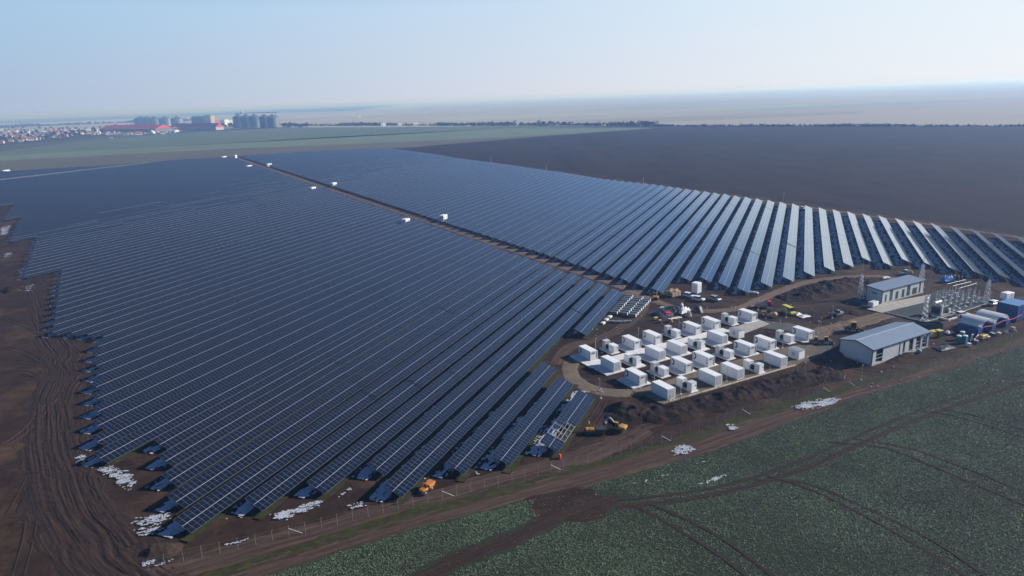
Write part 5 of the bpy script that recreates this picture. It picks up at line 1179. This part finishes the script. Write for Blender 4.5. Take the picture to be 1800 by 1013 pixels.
# skip, toilets, bins, cabins, shelters on the right
p = g(1632, 580); t = thing('waste_skip', 'long dark green waste skip behind the gabled hall', 'skip', (p[0], p[1], .04), R_(-2))
b = MB(); L, w, h = 3.6, 1.2, 2.3
b.box(-L, L, -w, -w + .1, .2, h); b.box(-L, L, w - .1, w, .2, h); b.box(-L, -L + .1, -w + .1, w - .1, .2, h); b.box(L - .1, L, -w + .1, w - .1, .2, h); b.box(-L, L, -w, w, .1, .2)
b.build('body', mat('dark_green_paint', (0.02, 0.05, 0.05), 0.5), t); b = MB(); b.box(-L + .3, L - .3, -w + .12, w - .12, .2, 1.7); b.build('load', M_SPOIL, t)
b = MB()
for x in np.linspace(-L + .3, L - .3, 7): b.box(x - .05, x + .05, -w - .06, -w, .2, h)
b.build('rib', mat('dark_green_paint', (0.02, 0.05, 0.05)), t)
for i, (q_, m_, lb, s) in enumerate([((1640, 592), M_YEL, 'yellow bin right of the gabled hall corner', (.9, .8, 1.8)), ((1650, 592), M_DARK, 'dark bin with a yellow lid right of the yellow bin', (.8, .8, 2.0))]):
    p = g(*q_); t = thing('waste_bin', lb, 'bin', (p[0], p[1], .04), .3)
    b = MB(); b.prism([(-s[0], .1), (s[0], .1), (s[0] * 1.1, s[2]), (-s[0] * 1.1, s[2])], -s[1], s[1]); b.build('body', m_, t); b = MB(); b.box(-s[0] * 1.1, s[0] * 1.1, -s[1] * 1.05, s[1] * 1.05, s[2], s[2] + .1); b.build('lid', M_VANY, t)
for i, (q_, m_, lb) in enumerate([((1684, 603), mat('toilet_green', (0.02, 0.14, 0.10), 0.5), 'green portable toilet left of the blue one'), ((1695, 603), mat('toilet_blue', (0.03, 0.17, 0.36), 0.5), 'blue portable toilet right of the green one'), ((1690, 596), mat('toilet_green', (0.02, 0.14, 0.10)), 'portable toilet half hidden behind the green one')]):
    p = g(*q_); t = thing('portable_toilet', lb, 'toilet', (p[0], p[1], .04), B_ROT, 'portable toilets')
    b = MB(); b.box(-.55, .55, -.55, .55, .05, 2.2); b.build('cabin', m_, t); b = MB(); b.lathe([(.72, 2.2), (.7, 2.3), (.3, 2.45)], n=8); b.build('roof', M_WHITE, t, rot=(0, 0, R_(22.5)))
    b = MB(); b.box(-.42, .42, -.58, -.55, .15, 2.05); b.build('door', m_, t)
p = g(1615, 620); t = thing('blue_barrel', 'light blue round tank on the soil in front of the gabled hall', 'tank', (p[0], p[1], .04)); b = MB(); b.lathe([(.6, 0), (.72, .3), (.68, .7), (.35, .9)], n=14); b.build('body', mat('tank_blue', (0.05, 0.22, 0.33), 0.5), t, smooth=True); b = MB(); b.lathe([(.2, .88), (.2, 1.0)], n=10); b.build('cap', M_WHITE, t)
def box_container(label, near, L, w, h, m, group, name='shipping_container', roofm=None, z=.05):
    t = thing(name, label, 'container', (near[0], near[1], z), B_ROT, group)
    b = MB(); b.box(.04, w - .04, .04, L - .04, .1, h - .06); corrug_wall(b, .0, .1, L - .1, .15, h - .12, -1, int(L * 3.5), .05); corrug_wall(b, w, .1, L - .1, .15, h - .12, 1, int(L * 3.5), .05); b.build('body', m, t)
    b = MB()
    for x in (0, w):
        for y in (0, L): b.box(x - .07, x + .07, y - .07, y + .07, 0, h)
        b.box(x - .05, x + .05, .07, L - .07, h - .14, h); b.box(x - .05, x + .05, .07, L - .07, 0, .14)
    b.build('frame', m, t)
    b = MB(); b.box(.03, w - .03, .03, L - .03, h - .06, h + .01); b.build('roof', roofm or m, t)
    for k_ in (0, 1): b = MB(); b.box(.1 + k_ * (w / 2 - .08), w / 2 - .04 + k_ * (w / 2 - .08), -.02, .03, .2, h - .2); b.build('door', m, t)
    return t
GC = 'blue containers beside the field road'
s1 = yard_pt(1725, 590); s2 = yard_pt(1763, 578)
ca = box_container('blue container carrying the left end of the near arched roof', s1 - E1 * 2.2, 6.06, 2.44, 2.6, M_BLUE, GC)
box_container('blue container between the two arched roofs', s1 + E1 * 5.4, 6.06, 2.44, 2.6, M_BLUE, GC)
box_container('blue container under the right end of the far arched roof', s1 + E1 * 13.4, 6.06, 2.44, 2.6, M_BLUE, GC)
M_TARP = mat('grey_tarp', (0.80, 0.83, 0.86), 0.5, var=.08)
tl = M_TARP.node_tree; tr_ = tl.nodes.new('ShaderNodeBsdfTranslucent'); tr_.inputs[0].default_value = (0.80, 0.85, 0.92, 1); mx_ = tl.nodes.new('ShaderNodeMixShader'); mx_.inputs[0].default_value = 0.45
tl.links.new(tl.nodes['Principled BSDF'].outputs[0], mx_.inputs[1]); tl.links.new(tr_.outputs[0], mx_.inputs[2]); tl.links.new(mx_.outputs[0], tl.nodes['Material Output'].inputs['Surface'])   # thin cloth lets light through
def arch(label, near, span, L, z0, rise):
    t = thing('arched_shelter', label, 'shelter', (near[0], near[1], z0), B_ROT, 'arched shelters on blue containers'); n = 14; v = []; f = []
    for th in (0, -.06):
        for y in (-.2, L + .2):
            for i in range(n + 1):
                a = math.pi * i / n; v.append((span / 2 - (span / 2 + th) * math.cos(a), y, (rise + th) * math.sin(a)))
    m_ = n + 1
    for i in range(n): f += [(i, i + 1, m_ + i + 1, m_ + i), (2 * m_ + i, 3 * m_ + i, 3 * m_ + i + 1, 2 * m_ + i + 1), (i, 2 * m_ + i, 2 * m_ + i + 1, i + 1), (m_ + i, m_ + i + 1, 3 * m_ + i + 1, 3 * m_ + i)]
    link('roof_skin', mesh('roof_skin', v, f, (M_TARP,), smooth=False), t)
    for k_ in range(5):
        b = MB(); y = L * k_ / 4
        for i in range(n):
            a0, a1 = math.pi * i / n, math.pi * (i + 1) / n
            b.bar((span / 2 - (span / 2 - .1) * math.cos(a0), y, (rise - .1) * math.sin(a0)), (span / 2 - (span / 2 - .1) * math.cos(a1), y, (rise - .1) * math.sin(a1)), .09)
        b.build('hoop', mat('cream_steel', (0.62, 0.56, 0.44), 0.6), t)
    b = MB(); b.bar((0, -.2, 0), (0, L + .2, 0), .25, .2); b.bar((span, -.2, 0), (span, L + .2, 0), .25, .2); b.build('side_rail', M_WHITE, t)
arch('near arched grey shelter roof over blue containers, the leftmost', s1 - E1 * .7, 7.0, 6.2, 2.65, 2.1)
arch('far arched grey shelter roof over blue containers, right of another', s1 + E1 * 7.0, 7.1, 6.2, 2.65, 2.1)
s3 = yard_pt(1786, 566)
for i in range(3): box_container('lower blue cabin of the stacked block, %s from left' % ['first', 'second', 'third'][i], s3 + E1 * (i * 2.5), 6.06, 2.44, 2.6, M_BLUE, GC)
for i in range(3): box_container('upper blue cabin of the stacked block, %s from left' % ['first', 'second', 'third'][i], s3 + E1 * (i * 2.5), 6.06, 2.44, 2.6, M_BLUE, GC, 'office_cabin', mat('cabin_roof_blue', (0.12, 0.27, 0.50), 0.5), 2.66)
p = yard_pt(1769, 528); t = thing('site_trailer', 'white box trailer right of the substation', 'trailer', (p[0], p[1], .04), R_(20))
b = MB(); b.box(-1.9, 1.9, -1.15, 1.15, .8, 2.9); b.build('body', M_WHITE, t, bevel=.06); b = MB(); b.box(-2.6, -1.9, -.1, .1, .75, .85); b.box(-1.8, 1.8, -.9, .9, .6, .8); b.build('chassis', M_DARK, t); wheels(t, (0,), 1.1, .38); b = MB(); b.box(.4, 1.2, -1.18, -1.15, .95, 2.6); b.build('door', M_OFFW, t)
# hose-like red fabric line and pipes, clutter along the fence in front of the shelters
a, c_ = yard_pt(1727, 589), yard_pt(1795, 566); b = MB()
for i in range(10):
    p0 = a + (c_ - a) * i / 10; p1 = a + (c_ - a) * (i + 1) / 10; z_ = lambda s: 2.5 - .5 * math.sin(s * math.pi * 2) ** 2
    b.tube((*p0, z_(i / 10)), (*p1, z_((i + 1) / 10)), .09, .09, 6)
tag(b.build('red_cable', mat('red_fabric', (0.55, 0.03, 0.09))), 'thick red cable hanging along the fronts of the arched shelters', 'cable')
p = g(1706, 601); t = thing('pipe_rack', 'white pipe frame right of the blue portable toilet', 'pipes', (p[0], p[1], .04), B_ROT)
b = MB(); b.tube((0, 0, .1), (0, 0, 2.2), .09, .09, 8); b.tube((0, 0, 2.2), (.9, 0, 2.2), .09, .09, 8); b.tube((1.4, .3, 0), (1.4, .3, 1.8), .09, .09, 8); b.build('upright', M_WHITE, t); b = MB(); b.tube((1.2, -.3, .4), (4.6, .4, 1.2), .13, .13, 8); b.build('pipe', M_WHITE, t)
p = g(1727, 597); t = thing('compressor', 'yellow and orange compressor in front of the near arched shelter', 'machine', (p[0], p[1], .04), B_ROT)
b = MB(); b.box(-1.3, 1.3, -.6, .6, .4, 1.5); b.build('housing', M_YEL, t, bevel=.06); b = MB(); b.box(.9, 1.35, -.62, .62, .4, 1.2); b.build('end_cap', M_RED, t); wheels(t, (0,), .75, .35)
M_LIT = [M_OFFW, M_DARK, M_CARD, M_WHITE, M_GREYP]
rs = np.random.RandomState(3)
spots = [(1735, 595, 'pale crate left of the cable reel clutter by the shelters'), (1744, 592, 'dark crate under the near arched shelter'), (1756, 588, 'brown crate by the second blue container'), (1768, 585, 'white crate before the far arched shelter'), (1780, 581, 'grey crate beside the stacked blue cabins'), (1703, 609, 'brown crate in front of the portable toilets'), (1716, 603, 'white crate by the pipe frame')]
for i, (x, y, lb) in enumerate(spots):
    p = g(x, y); t = thing('site_crate', lb, 'crate', (p[0], p[1], .04), rs.rand() * 3); w_, h_ = rs.uniform(.4, .9), rs.uniform(.5, 1.2)
    b = MB(); b.box(-w_, w_, -.45, .45, .08, h_); b.build('box', M_LIT[i % 5], t, bevel=.03); b = MB(); b.box(-w_ - .03, w_ + .03, -.48, .48, h_, h_ + .06); b.build('lid', M_LIT[(i + 3) % 5], t)
# small litter and clods scattered over the site: nobody could count it
rs = np.random.RandomState(9); lv = MB()
for _ in range(420):
    x, y = rs.uniform(1040, 1790), rs.uniform(490, 690)
    p = g(x, y); r = rs.uniform(.06, .22); M = Matrix.Translation((p[0], p[1], .03)) @ Matrix.Rotation(rs.rand() * 6, 4, 'Z') @ Matrix.Rotation(rs.normal(0, .3), 4, 'X'); lv.box(-r, r * rs.uniform(.5, 2), -r * .6, r * .6, -.05, r * .7, M)
tag(lv.build('litter', mat('pale_litter', (0.40, 0.38, 0.36), 0.8, var=.4)), kind='stuff')
# ================================================================ PERIMETER FENCE, CABINS ALONG THE ROAD, FAR VILLAGE AND SILOS
fp = gl([(262, 1003), (290, 993), (450, 958), (700, 895), (900, 848), (1055, 808), (1180, 774), (1290, 736), (1400, 702), (1520, 675), (1640, 645), (1800, 592), (1840, 580)])
ft, tops = fence_line('wire_fence', 'long wire fence on steel posts between the site and the field road', fp, 2.75, 2.1, None, 4)
me = None
for q_ in [(520, 945), (768, 880), (967, 822), (1147, 774), (1305, 733), (1440, 690), (1490, 682)]:
    p = g(*q_) - np.array([*fp[0], 0]); i = int(np.argmin([math.hypot(tp.x - p[0], tp.y - p[1]) for tp in tops]))
    if me is None: b = MB(); dq = (tops[i + 1] - tops[i]).normalized() * 2.3; b.tube((0, -.06, 1.75), (dq.x, dq.y - .06, .05), .04, .04, 6); o_ = b.build('brace', M_ALU, ft); me = o_.data
    else: o_ = link('brace', me, ft)
    o_.location = tops[i]
def cabin(label, px_, w, d, h, n=2):
    p = g(*px_)[:2]; t = thing('inverter_cabin', label, 'cabin', (p[0], p[1], 0), ROW_ROT + math.pi / 2 + math.pi, 'white inverter cabins along the dirt road')
    # local +x to the front right
    b = MB(); b.box(-d / 2, d / 2, -w / 2, w / 2, .25, h); b.build('body', M_WHITE, t); b = MB(); b.box(-d / 2 - .05, d / 2 + .05, -w / 2 - .05, w / 2 + .05, -.1, .25); b.build('base', M_CONC2, t)
    b = MB(); b.box(-d / 2 - .06, d / 2 + .06, -w / 2 - .06, w / 2 + .06, h, h + .1); b.build('roof', M_WHITE, t)
    for i in range(n):
        y = -w / 2 + w * (i + .5) / n
        for z0 in (.3, .62): b = MB(); b.box(d / 2, d / 2 + .03, y - w / n * .3, y + w / n * .3, h * z0, h * (z0 + .2)); b.build('vent', M_GREYP, t)
        for z0 in (.3, .62): b = MB(); b.box(-d / 2 + d * .25, -d / 2 + d * .7, -w / 2 - .03, -w / 2, h * z0, h * (z0 + .2)); b.build('vent', M_GREYP, t)
for lab, q_, w, d, h in [('white cabin with louvres left of the dirt road, nearest the viewer', (714, 396), 5.2, 3.0, 4.0), ('white cabin right of the dirt road, nearest the viewer', (780, 389), 5.2, 3.0, 4.0),
                         ('white cabin right of the dirt road, second from the viewer', (587, 329), 6, 3, 4.0), ('white cabin left of the dirt road, second from the viewer', (550, 335.5), 6, 3, 3.2), ('small white cabin right of the road, third from the viewer', (473, 293), 8, 3.4, 3.6),
                         ('small white cabin left of the road, third from the viewer', (438, 296), 8, 3.4, 3.6), ('white cabin left of the far end of the dirt road', (394, 279.5), 8, 3.4, 3.8), ('tiny white cabin right at the far end of the dirt road', (414, 278), 4, 3.4, 4.5), ('white cabin alone on the far left edge of the panels', (11, 303.5), 9, 3.4, 3.4)]:
    cabin(lab, q_, w, d, h)
# camera poles on the far fence
for i, q_ in enumerate([(863, 286), (961, 302), (1131, 326), (1377, 356), (1604, 388)]):
    p = g(*q_); t = thing('camera_pole', 'thin pole on the far edge of the pale rows, %s from left' % words_[i], 'pole', p, 0, 'thin poles along the far edge')
    b = MB(); b.tube((0, 0, 0), (0, 0, 6.5), .12, .09, 6); b.build('post', M_OFFW, t); b = MB(); b.box(-.2, .5, -.15, .15, 6.3, 6.6); b.build('head', M_OFFW, t)
strip('far_edge_track', [np.array(ao(r_east(i) + 6.5, C_R + i * PITCH_ROW)) for i in range(18, -80, -6)], 3.2, .16, M_PALEROAD, 8, 2, .2, 0, 71)

# --- far left: silos, red-roofed sheds, village, trees
M_SILO = mat('silo_steel', (0.15, 0.18, 0.21), 0.45, .35, .12, .2); M_SILOD = mat('silo_roof', (0.14, 0.17, 0.20), 0.5, .3)
def at_far(x, ybase): return g(x, ybase)
def silo(label, x, yb, wpx, hpx, group):
    p = g(x, yb); D = math.hypot(p[0], p[1]); r = wpx / 2 * D / F_PX * .97; h = hpx * D / F_PX
    t = thing('grain_silo', label, 'silo', (p[0], p[1] + r, 0), 0, group)
    b = MB(); n = 20; prof = []
    for k_ in range(10): prof += [(r, h * .78 * k_ / 10), (r * 1.012, h * .78 * (k_ + .5) / 10)]
    b.lathe(prof + [(r, h * .78)], n=n); b.build('wall', M_SILO, t); b = MB(); b.lathe([(r * 1.03, h * .78), (r * .12, h), (r * .1, h * 1.03)], n=n); b.build('roof', M_SILOD, t)
GS = 'steel grain silos far beyond the fields'
w9 = ['first', 'second', 'third', 'fourth', 'fifth', 'sixth', 'seventh']
for i, (x, wp) in enumerate([(418, 18), (432, 20), (446, 20), (464, 18), (478, 20)]): silo('steel silo of the right-hand silo group, %s from left' % w9[i], x, 225, wp, 21, GS)
for i, x in enumerate((244, 256, 268, 287, 308)): silo('steel silo of the left-hand group behind the red roofs, %s from left' % w9[i], x, 223, 20, 15, GS)
def shed(label, x0, x1, yb, hpx, wall, roof, deep=40, name='farm_shed', rise=.35):
    a, c_ = g(x0, yb), g(x1, yb); d = c_ - a; L = np.hypot(d[0], d[1]); D = math.hypot(a[0], a[1]); h = hpx * D / F_PX; t = thing(name, label, 'building', (a[0], a[1], 0), math.atan2(d[1], d[0]))
    b = MB(); b.box(0, L, 0, deep, 0, h * (1 - rise)); b.build('wall', wall, t); b = MB(); b.prism([(-1, h * (1 - rise)), (deep / 2, h), (deep + 1, h * (1 - rise))], -1, L + 1, 'x'); b.build('roof', roof, t)
    b = MB(); n = max(2, int(L / 18))
    for i in range(n): xx = L * (i + .5) / n; b.box(xx - 2.5, xx + 2.5, -.15, 0, 0, h * .4)
    b.build('gate', M_DARK, t); return t
M_REDR = mat('red_sheet_roof', (0.55, 0.07, 0.085), 0.5); M_SHEDW = mat('grey_shed_wall', (0.17, 0.20, 0.24), 0.7)
shed('long red-roofed shed left of the silos', 176, 274, 233.5, 10, M_SHEDW, M_REDR, 60, rise=.5)
shed('long low shed with a dark red roof below the grey towers', 244, 300, 231, 7, M_DARK, mat('dull_red_roof', (0.28, 0.06, 0.07), 0.6), 30, rise=.5)
shed('red-roofed pale shed in front of the square grey tower', 302, 380, 229, 9.5, mat('pale_wall', (0.55, 0.50, 0.45), 0.8), M_REDR, 30, rise=.55)
shed('square dark grey mill tower beyond the red roofs', 338, 360, 221, 14, M_SHEDW, M_SHEDW, 30, 'mill_tower', .05)
shed('cream mill building right of the dark grey tower', 360, 372, 221, 16, mat('cream_wall', (0.55, 0.44, 0.34), 0.8), M_SHEDW, 20, 'mill_tower', .05)
shed('small red block right of the cream mill', 372, 380, 219, 6, M_REDR, M_REDR, 15, 'mill_tower', .05)
shed('white works building left of the right-hand silos', 388, 396, 222, 11, M_WHITE, M_OFFW, 20, 'works_building', .1)
shed('small grey-white works building beside the right-hand silos', 396, 402, 220, 9, M_OFFW, M_SHEDW, 20, 'works_building', .1)
shed('low white farm store in front of the red roofs', 292, 308, 232.5, 3.5, M_WHITE, M_WHITE, 15, rise=.3)
p = g(423, 224); a = g(413, 224); c_ = g(486, 224); D = math.hypot(p[0], p[1]); hh = 21.5 * D / F_PX
t = thing('conveyor_bridge', 'thin elevated conveyor running over the right-hand silos', 'conveyor', (a[0], a[1] + 20, 0)); b = MB(); d = c_ - a; b.bar((0, 0, hh), (d[0], d[1], hh + d[1] * 0), 2.2, 2.0); b.build('gallery', M_SHEDW, t); b = MB(); b.box(22, 32, -4, 4, hh - 1, hh + 6); b.build('head_house', M_OFFW, t)
b = MB(); b.bar((3, 0, 0), (3, 0, hh), 1.2); b.bar((d[0] - 3, d[1], 0), (d[0] - 3, d[1], hh), 1.2); b.build('support', M_SHEDW, t)
# village houses
M_TILE = mat('red_tile', (0.30, 0.10, 0.07), 0.8, var=.25, scale=.3); M_GTILE = mat('grey_tile', (0.14, 0.13, 0.13), 0.8); M_PLAST = mat('pale_plaster', (0.60, 0.56, 0.50), 0.85); M_OCHRE = mat('ochre_plaster', (0.60, 0.44, 0.17), 0.85)
def house_proto(label, wall, roof, group):
    t = thing('village_house', label, 'house', (0, 0, 0), 0, group)
    b = MB(); b.prism([(-4.5, 0), (4.5, 0), (4.5, 4.2), (0, 7.6), (-4.5, 4.2)], -6, 6); b.build('wall', wall, t)
    b = MB(); b.prism([(-5.1, 3.8), (-4.8, 3.8), (0, 7.5), (4.8, 3.8), (5.1, 3.8), (0, 8.1)], -6.5, 6.5); r_ = b.build('roof', roof, t); b = MB(); b.box(1.5, 2.4, 2, 3, 6, 9); b.build('chimney', M_TILE, r_)
    for x in (-2.2, 2.2): b = MB(); b.box(x - .7, x + .7, -6.06, -6.0, 1.2, 2.8); b.build('window', M_DARK, t)
    return t
H1 = house_proto('red-tiled village house far left beyond the fields', M_PLAST, M_TILE, 'red-tiled village houses'); H2 = house_proto('grey-roofed village house far left beyond the fields', M_PLAST, M_GTILE, 'grey-roofed village houses'); H3 = house_proto('white-roofed village shed far left beyond the fields', M_WHITE, M_OFFW, 'white village sheds')
rs = np.random.RandomState(21); used = []
def put(proto, x, y, lab=None):
    p = g(x, y); o = copy_tree(proto); o.location = (p[0], p[1], 0); o.rotation_euler.z = rs.choice([.3, 1.9]) + rs.normal(0, .15); s = rs.uniform(.8, 1.25) * (1.0 if y > 238 else 1.15); o.scale = (s, s, s)
    if lab: o['label'] = lab
    return o
first = {}
n_h = 0
while n_h < 120:
    x = rs.uniform(-8, 188) if n_h < 105 else rs.uniform(190, 300); y = rs.uniform(227, 252) if n_h < 105 else rs.uniform(233.5, 238)
    lim = np.interp(x, [-8, 60, 110, 190], [252, 247, 242, 236]) if n_h < 105 else 238
    if y > lim or any(abs(x - a_) < 4.2 and abs(y - b_) < 1.1 for a_, b_ in used): continue
    used.append((x, y)); k_ = rs.rand(); pr = H1 if k_ < .55 else (H2 if k_ < .82 else H3)
    if pr not in first: first[pr] = 1; p = g(x, y); pr.location = (p[0], p[1], 0); pr.rotation_euler.z = .3
    else: put(pr, x, y)
    n_h += 1
hy_ = put(H1, 20, 249.5, 'ochre yellow house at the front edge of the village'); hy_.children[0].data = hy_.children[0].data.copy(); [setattr(c2_.data, 'name', c2_.data.name) for c2_ in hy_.children]
for c2_ in hy_.children:
    if c2_.name.startswith('wall'): c2_.data = c2_.data.copy(); c2_.data.materials[0] = M_OCHRE
if 'group' in hy_: del hy_['group']
for lab, x, y, pr in [('pale house at the front edge of the village, left of another pale house', 37, 249.3, H2), ('pale house at the front edge of the village, rightmost', 54, 247.3, H2), ('red-roofed house at the lower left corner of the village', 3, 252.5, H1)]:
    o = put(pr, x, y, lab); del o['group']
# church
p = g(155, 233); t = thing('village_church', 'white church with a pointed tower at the right of the village', 'church', (p[0], p[1], 0), .4)
b = MB(); b.prism([(-5, 0), (5, 0), (5, 7), (0, 11), (-5, 7)], -9, 9); b.build('nave', M_PLAST, t); b = MB(); b.box(-2.5, 2.5, -13, -8.9, 0, 15); b.build('tower', M_WHITE, t); b = MB(); b.add([(-2.8, -13.3, 15), (2.8, -13.3, 15), (2.8, -8.6, 15), (-2.8, -8.6, 15), (0, -11, 24)], [(0, 1, 4), (1, 2, 4), (2, 3, 4), (3, 0, 4), (3, 2, 1, 0)]); b.build('spire', M_GTILE, t)
# trees
M_TWIG = mat('bare_twigs', (0.040, 0.034, 0.032), 0.95, var=.35, scale=.5); M_BARK = mat('bark', (0.06, 0.045, 0.035), 0.95)
def tree_proto(label, group, seed):
    r0 = np.random.RandomState(seed); t = thing('bare_tree', label, 'tree', (0, 0, 0), 0, group)
    b = MB(); b.tube((0, 0, 0), (0, 0, 4), .35, .22, 6)
    for i in range(5): a = i * 1.3; b.tube((0, 0, 2.5 + .3 * i), (2 * math.cos(a), 2 * math.sin(a), 6 + .4 * i), .16, .05, 5)
    b.build('trunk', M_BARK, t)
    n = 170; c_ = r0.normal(0, 1, (n, 3)); c_ /= np.linalg.norm(c_, axis=1)[:, None]; c_ *= r0.uniform(.25, 1, (n, 1)) ** .5; c_ = c_ * [3.2, 3.2, 3.6] + [0, 0, 6]
    u_ = r0.normal(0, .55, (n, 3)); w_ = r0.normal(0, .55, (n, 3)); v = np.stack([c_ - u_ - w_, c_ + u_ - w_, c_ + u_ + w_, c_ - u_ + w_], 1).reshape(-1, 3)
    link('crown', fast_mesh('crown', v, np.arange(4 * n).reshape(-1, 4), M_TWIG), t); return t
T1 = tree_proto('bare brown tree among the far village houses', 'bare trees in the village', 1); first_t = True
for i in range(110):
    x = rs.uniform(-6, 192); y = rs.uniform(226, np.interp(x, [-6, 60, 110, 192], [252, 247, 242, 236])); p = g(x, y)
    if first_t: T1.location = (p[0], p[1], 0); first_t = False
    else: o = copy_tree(T1); o.location = (p[0], p[1], 0); o.rotation_euler.z = rs.rand() * 6; s = rs.uniform(.7, 1.7); o.scale = (s, s, s * rs.uniform(.8, 1.1))
T2 = tree_proto('bare brown tree near the silos and red roofs', 'bare trees by the silos', 2); spots = [(x, 224 + rs.normal(0, .8)) for x in np.concatenate([rs.uniform(195, 245, 16), rs.uniform(320, 340, 6), rs.uniform(380, 412, 10), rs.uniform(490, 540, 26)])]
for i, (x, y) in enumerate(spots):
    p = g(x, y); s = rs.uniform(.9, 1.9)
    if i == 0: o = T2
    else: o = copy_tree(T2)
    o.location = (p[0], p[1], 0); o.rotation_euler.z = rs.rand() * 6; o.scale = (s, s, s)
# far hedges and woods: one mass
hv = []
def hedge(pl, n, hgt, wid, sd=1):
    r0 = np.random.RandomState(sd); P = resample(gl(pl), 20); i = r0.randint(0, len(P) - 1, n); f_ = r0.rand(n, 1); c_ = P[i] * (1 - f_) + P[i + 1] * f_
    dens_ = vn(np.arange(len(P)) / 4.0, np.zeros(len(P)), sd)[i]; k_ = r0.rand(n) < (.25 + dens_); c_ = c_[k_] + r0.normal(0, wid, (k_.sum(), 2)); h_ = (hgt * (.4 + dens_[k_]) * r0.uniform(.1, 1, k_.sum()))
    c3 = np.concatenate([c_, h_[:, None]], 1); m_ = len(c3); s_ = hgt * .28
    u_ = r0.normal(0, s_, (m_, 3)); w_ = r0.normal(0, s_, (m_, 3)); hv.append(np.stack([c3 - u_ - w_, c3 + u_ - w_, c3 + u_ + w_, c3 - u_ + w_], 1).reshape(-1, 3))
hedge([(490, 220), (560, 221.5), (700, 221), (850, 221.5), (1000, 221), (1150, 222)], 2600, 7, 6, 1)
hedge([(1150, 222.3), (1300, 222.6), (1500, 222.8), (1700, 222.6), (1850, 222.6)], 2000, 3.8, 3, 2)
hedge([(0, 226), (80, 222), (200, 217), (330, 213)], 1500, 14, 25, 5)
v = np.concatenate(hv); tag(link('far_hedges', fast_mesh('far_hedges', v, np.arange(len(v)).reshape(-1, 4), M_TWIG)), kind='stuff')
# scattered white farmsteads along the hedge
for i, (x, y) in enumerate([(674, 222), (703, 221.5), (731, 221.5), (782, 221), (836, 220.5), (865, 220), (906, 219.5), (948, 218.5), (632, 207), (520, 204)]):
    o = put(H3, x, y, 'white farm building on the far hedge line, %s from left' % ['third', 'fifth', 'sixth', 'seventh', 'eighth', 'ninth', 'tenth', 'last', 'fourth', 'first'][i]); o['group'] = 'white farm buildings on the far hedge line'
p = g(674, 222.5); t = thing('white_tower', 'slim white tower on the far hedge line', 'tower', (p[0], p[1], 0)); b = MB(); b.lathe([(2.2, 0), (1.9, 9), (2.4, 9.4), (2.2, 12), (.3, 13.5)], n=10); b.build('shaft', M_WHITE, t); b = MB(); b.lathe([(2.5, 9.2), (2.5, 9.6)], n=10); b.build('collar', M_OFFW, t)
car('van', 'white van on the pale country road below the village', (196, 243.5), R_(20), M_CARW, 'van', 'van').scale = (1.6, 1.6, 1.6)
rs = np.random.RandomState(4)
b = MB()
for _ in range(170):
    x = rs.uniform(185, 310); p = g(x, 236.5 - (x - 185) * .03 + rs.normal(0, 1.0)); s = rs.uniform(.8, 2.4); b.box(p[0] - s * 1.5, p[0] + s * 1.5, p[1] - s, p[1] + s, 0, s * 1.6)
tag(b.build('parked_lorries_mass', mat('mixed_vehicles', (0.12, 0.13, 0.15), 0.5, var=.4, scale=.05, col2=(0.85, 0.85, 0.86))), kind='stuff')
# ================================================================ haze
b = MB(); b.box(-18100, 18100, -18100, 18100, -1.4, 79.0)
k = bpy.data.materials.new('haze_air'); k.use_nodes = True; t = k.node_tree
t.nodes.remove(t.nodes['Principled BSDF']); pv = t.nodes.new('ShaderNodeVolumePrincipled')
pv.inputs['Color'].default_value = (0.29, 0.52, 1.0, 1); pv.inputs['Density'].default_value = 2.45e-4; pv.inputs['Anisotropy'].default_value = 0.25
pv.inputs['Absorption Color'].default_value = (0.84, 0.89, 1, 1)
t.links.new(pv.outputs[0], t.nodes['Material Output'].inputs['Volume'])
hz = link('haze', mesh('haze', b.v, b.f, (k,))); tag(hz, kind='stuff')
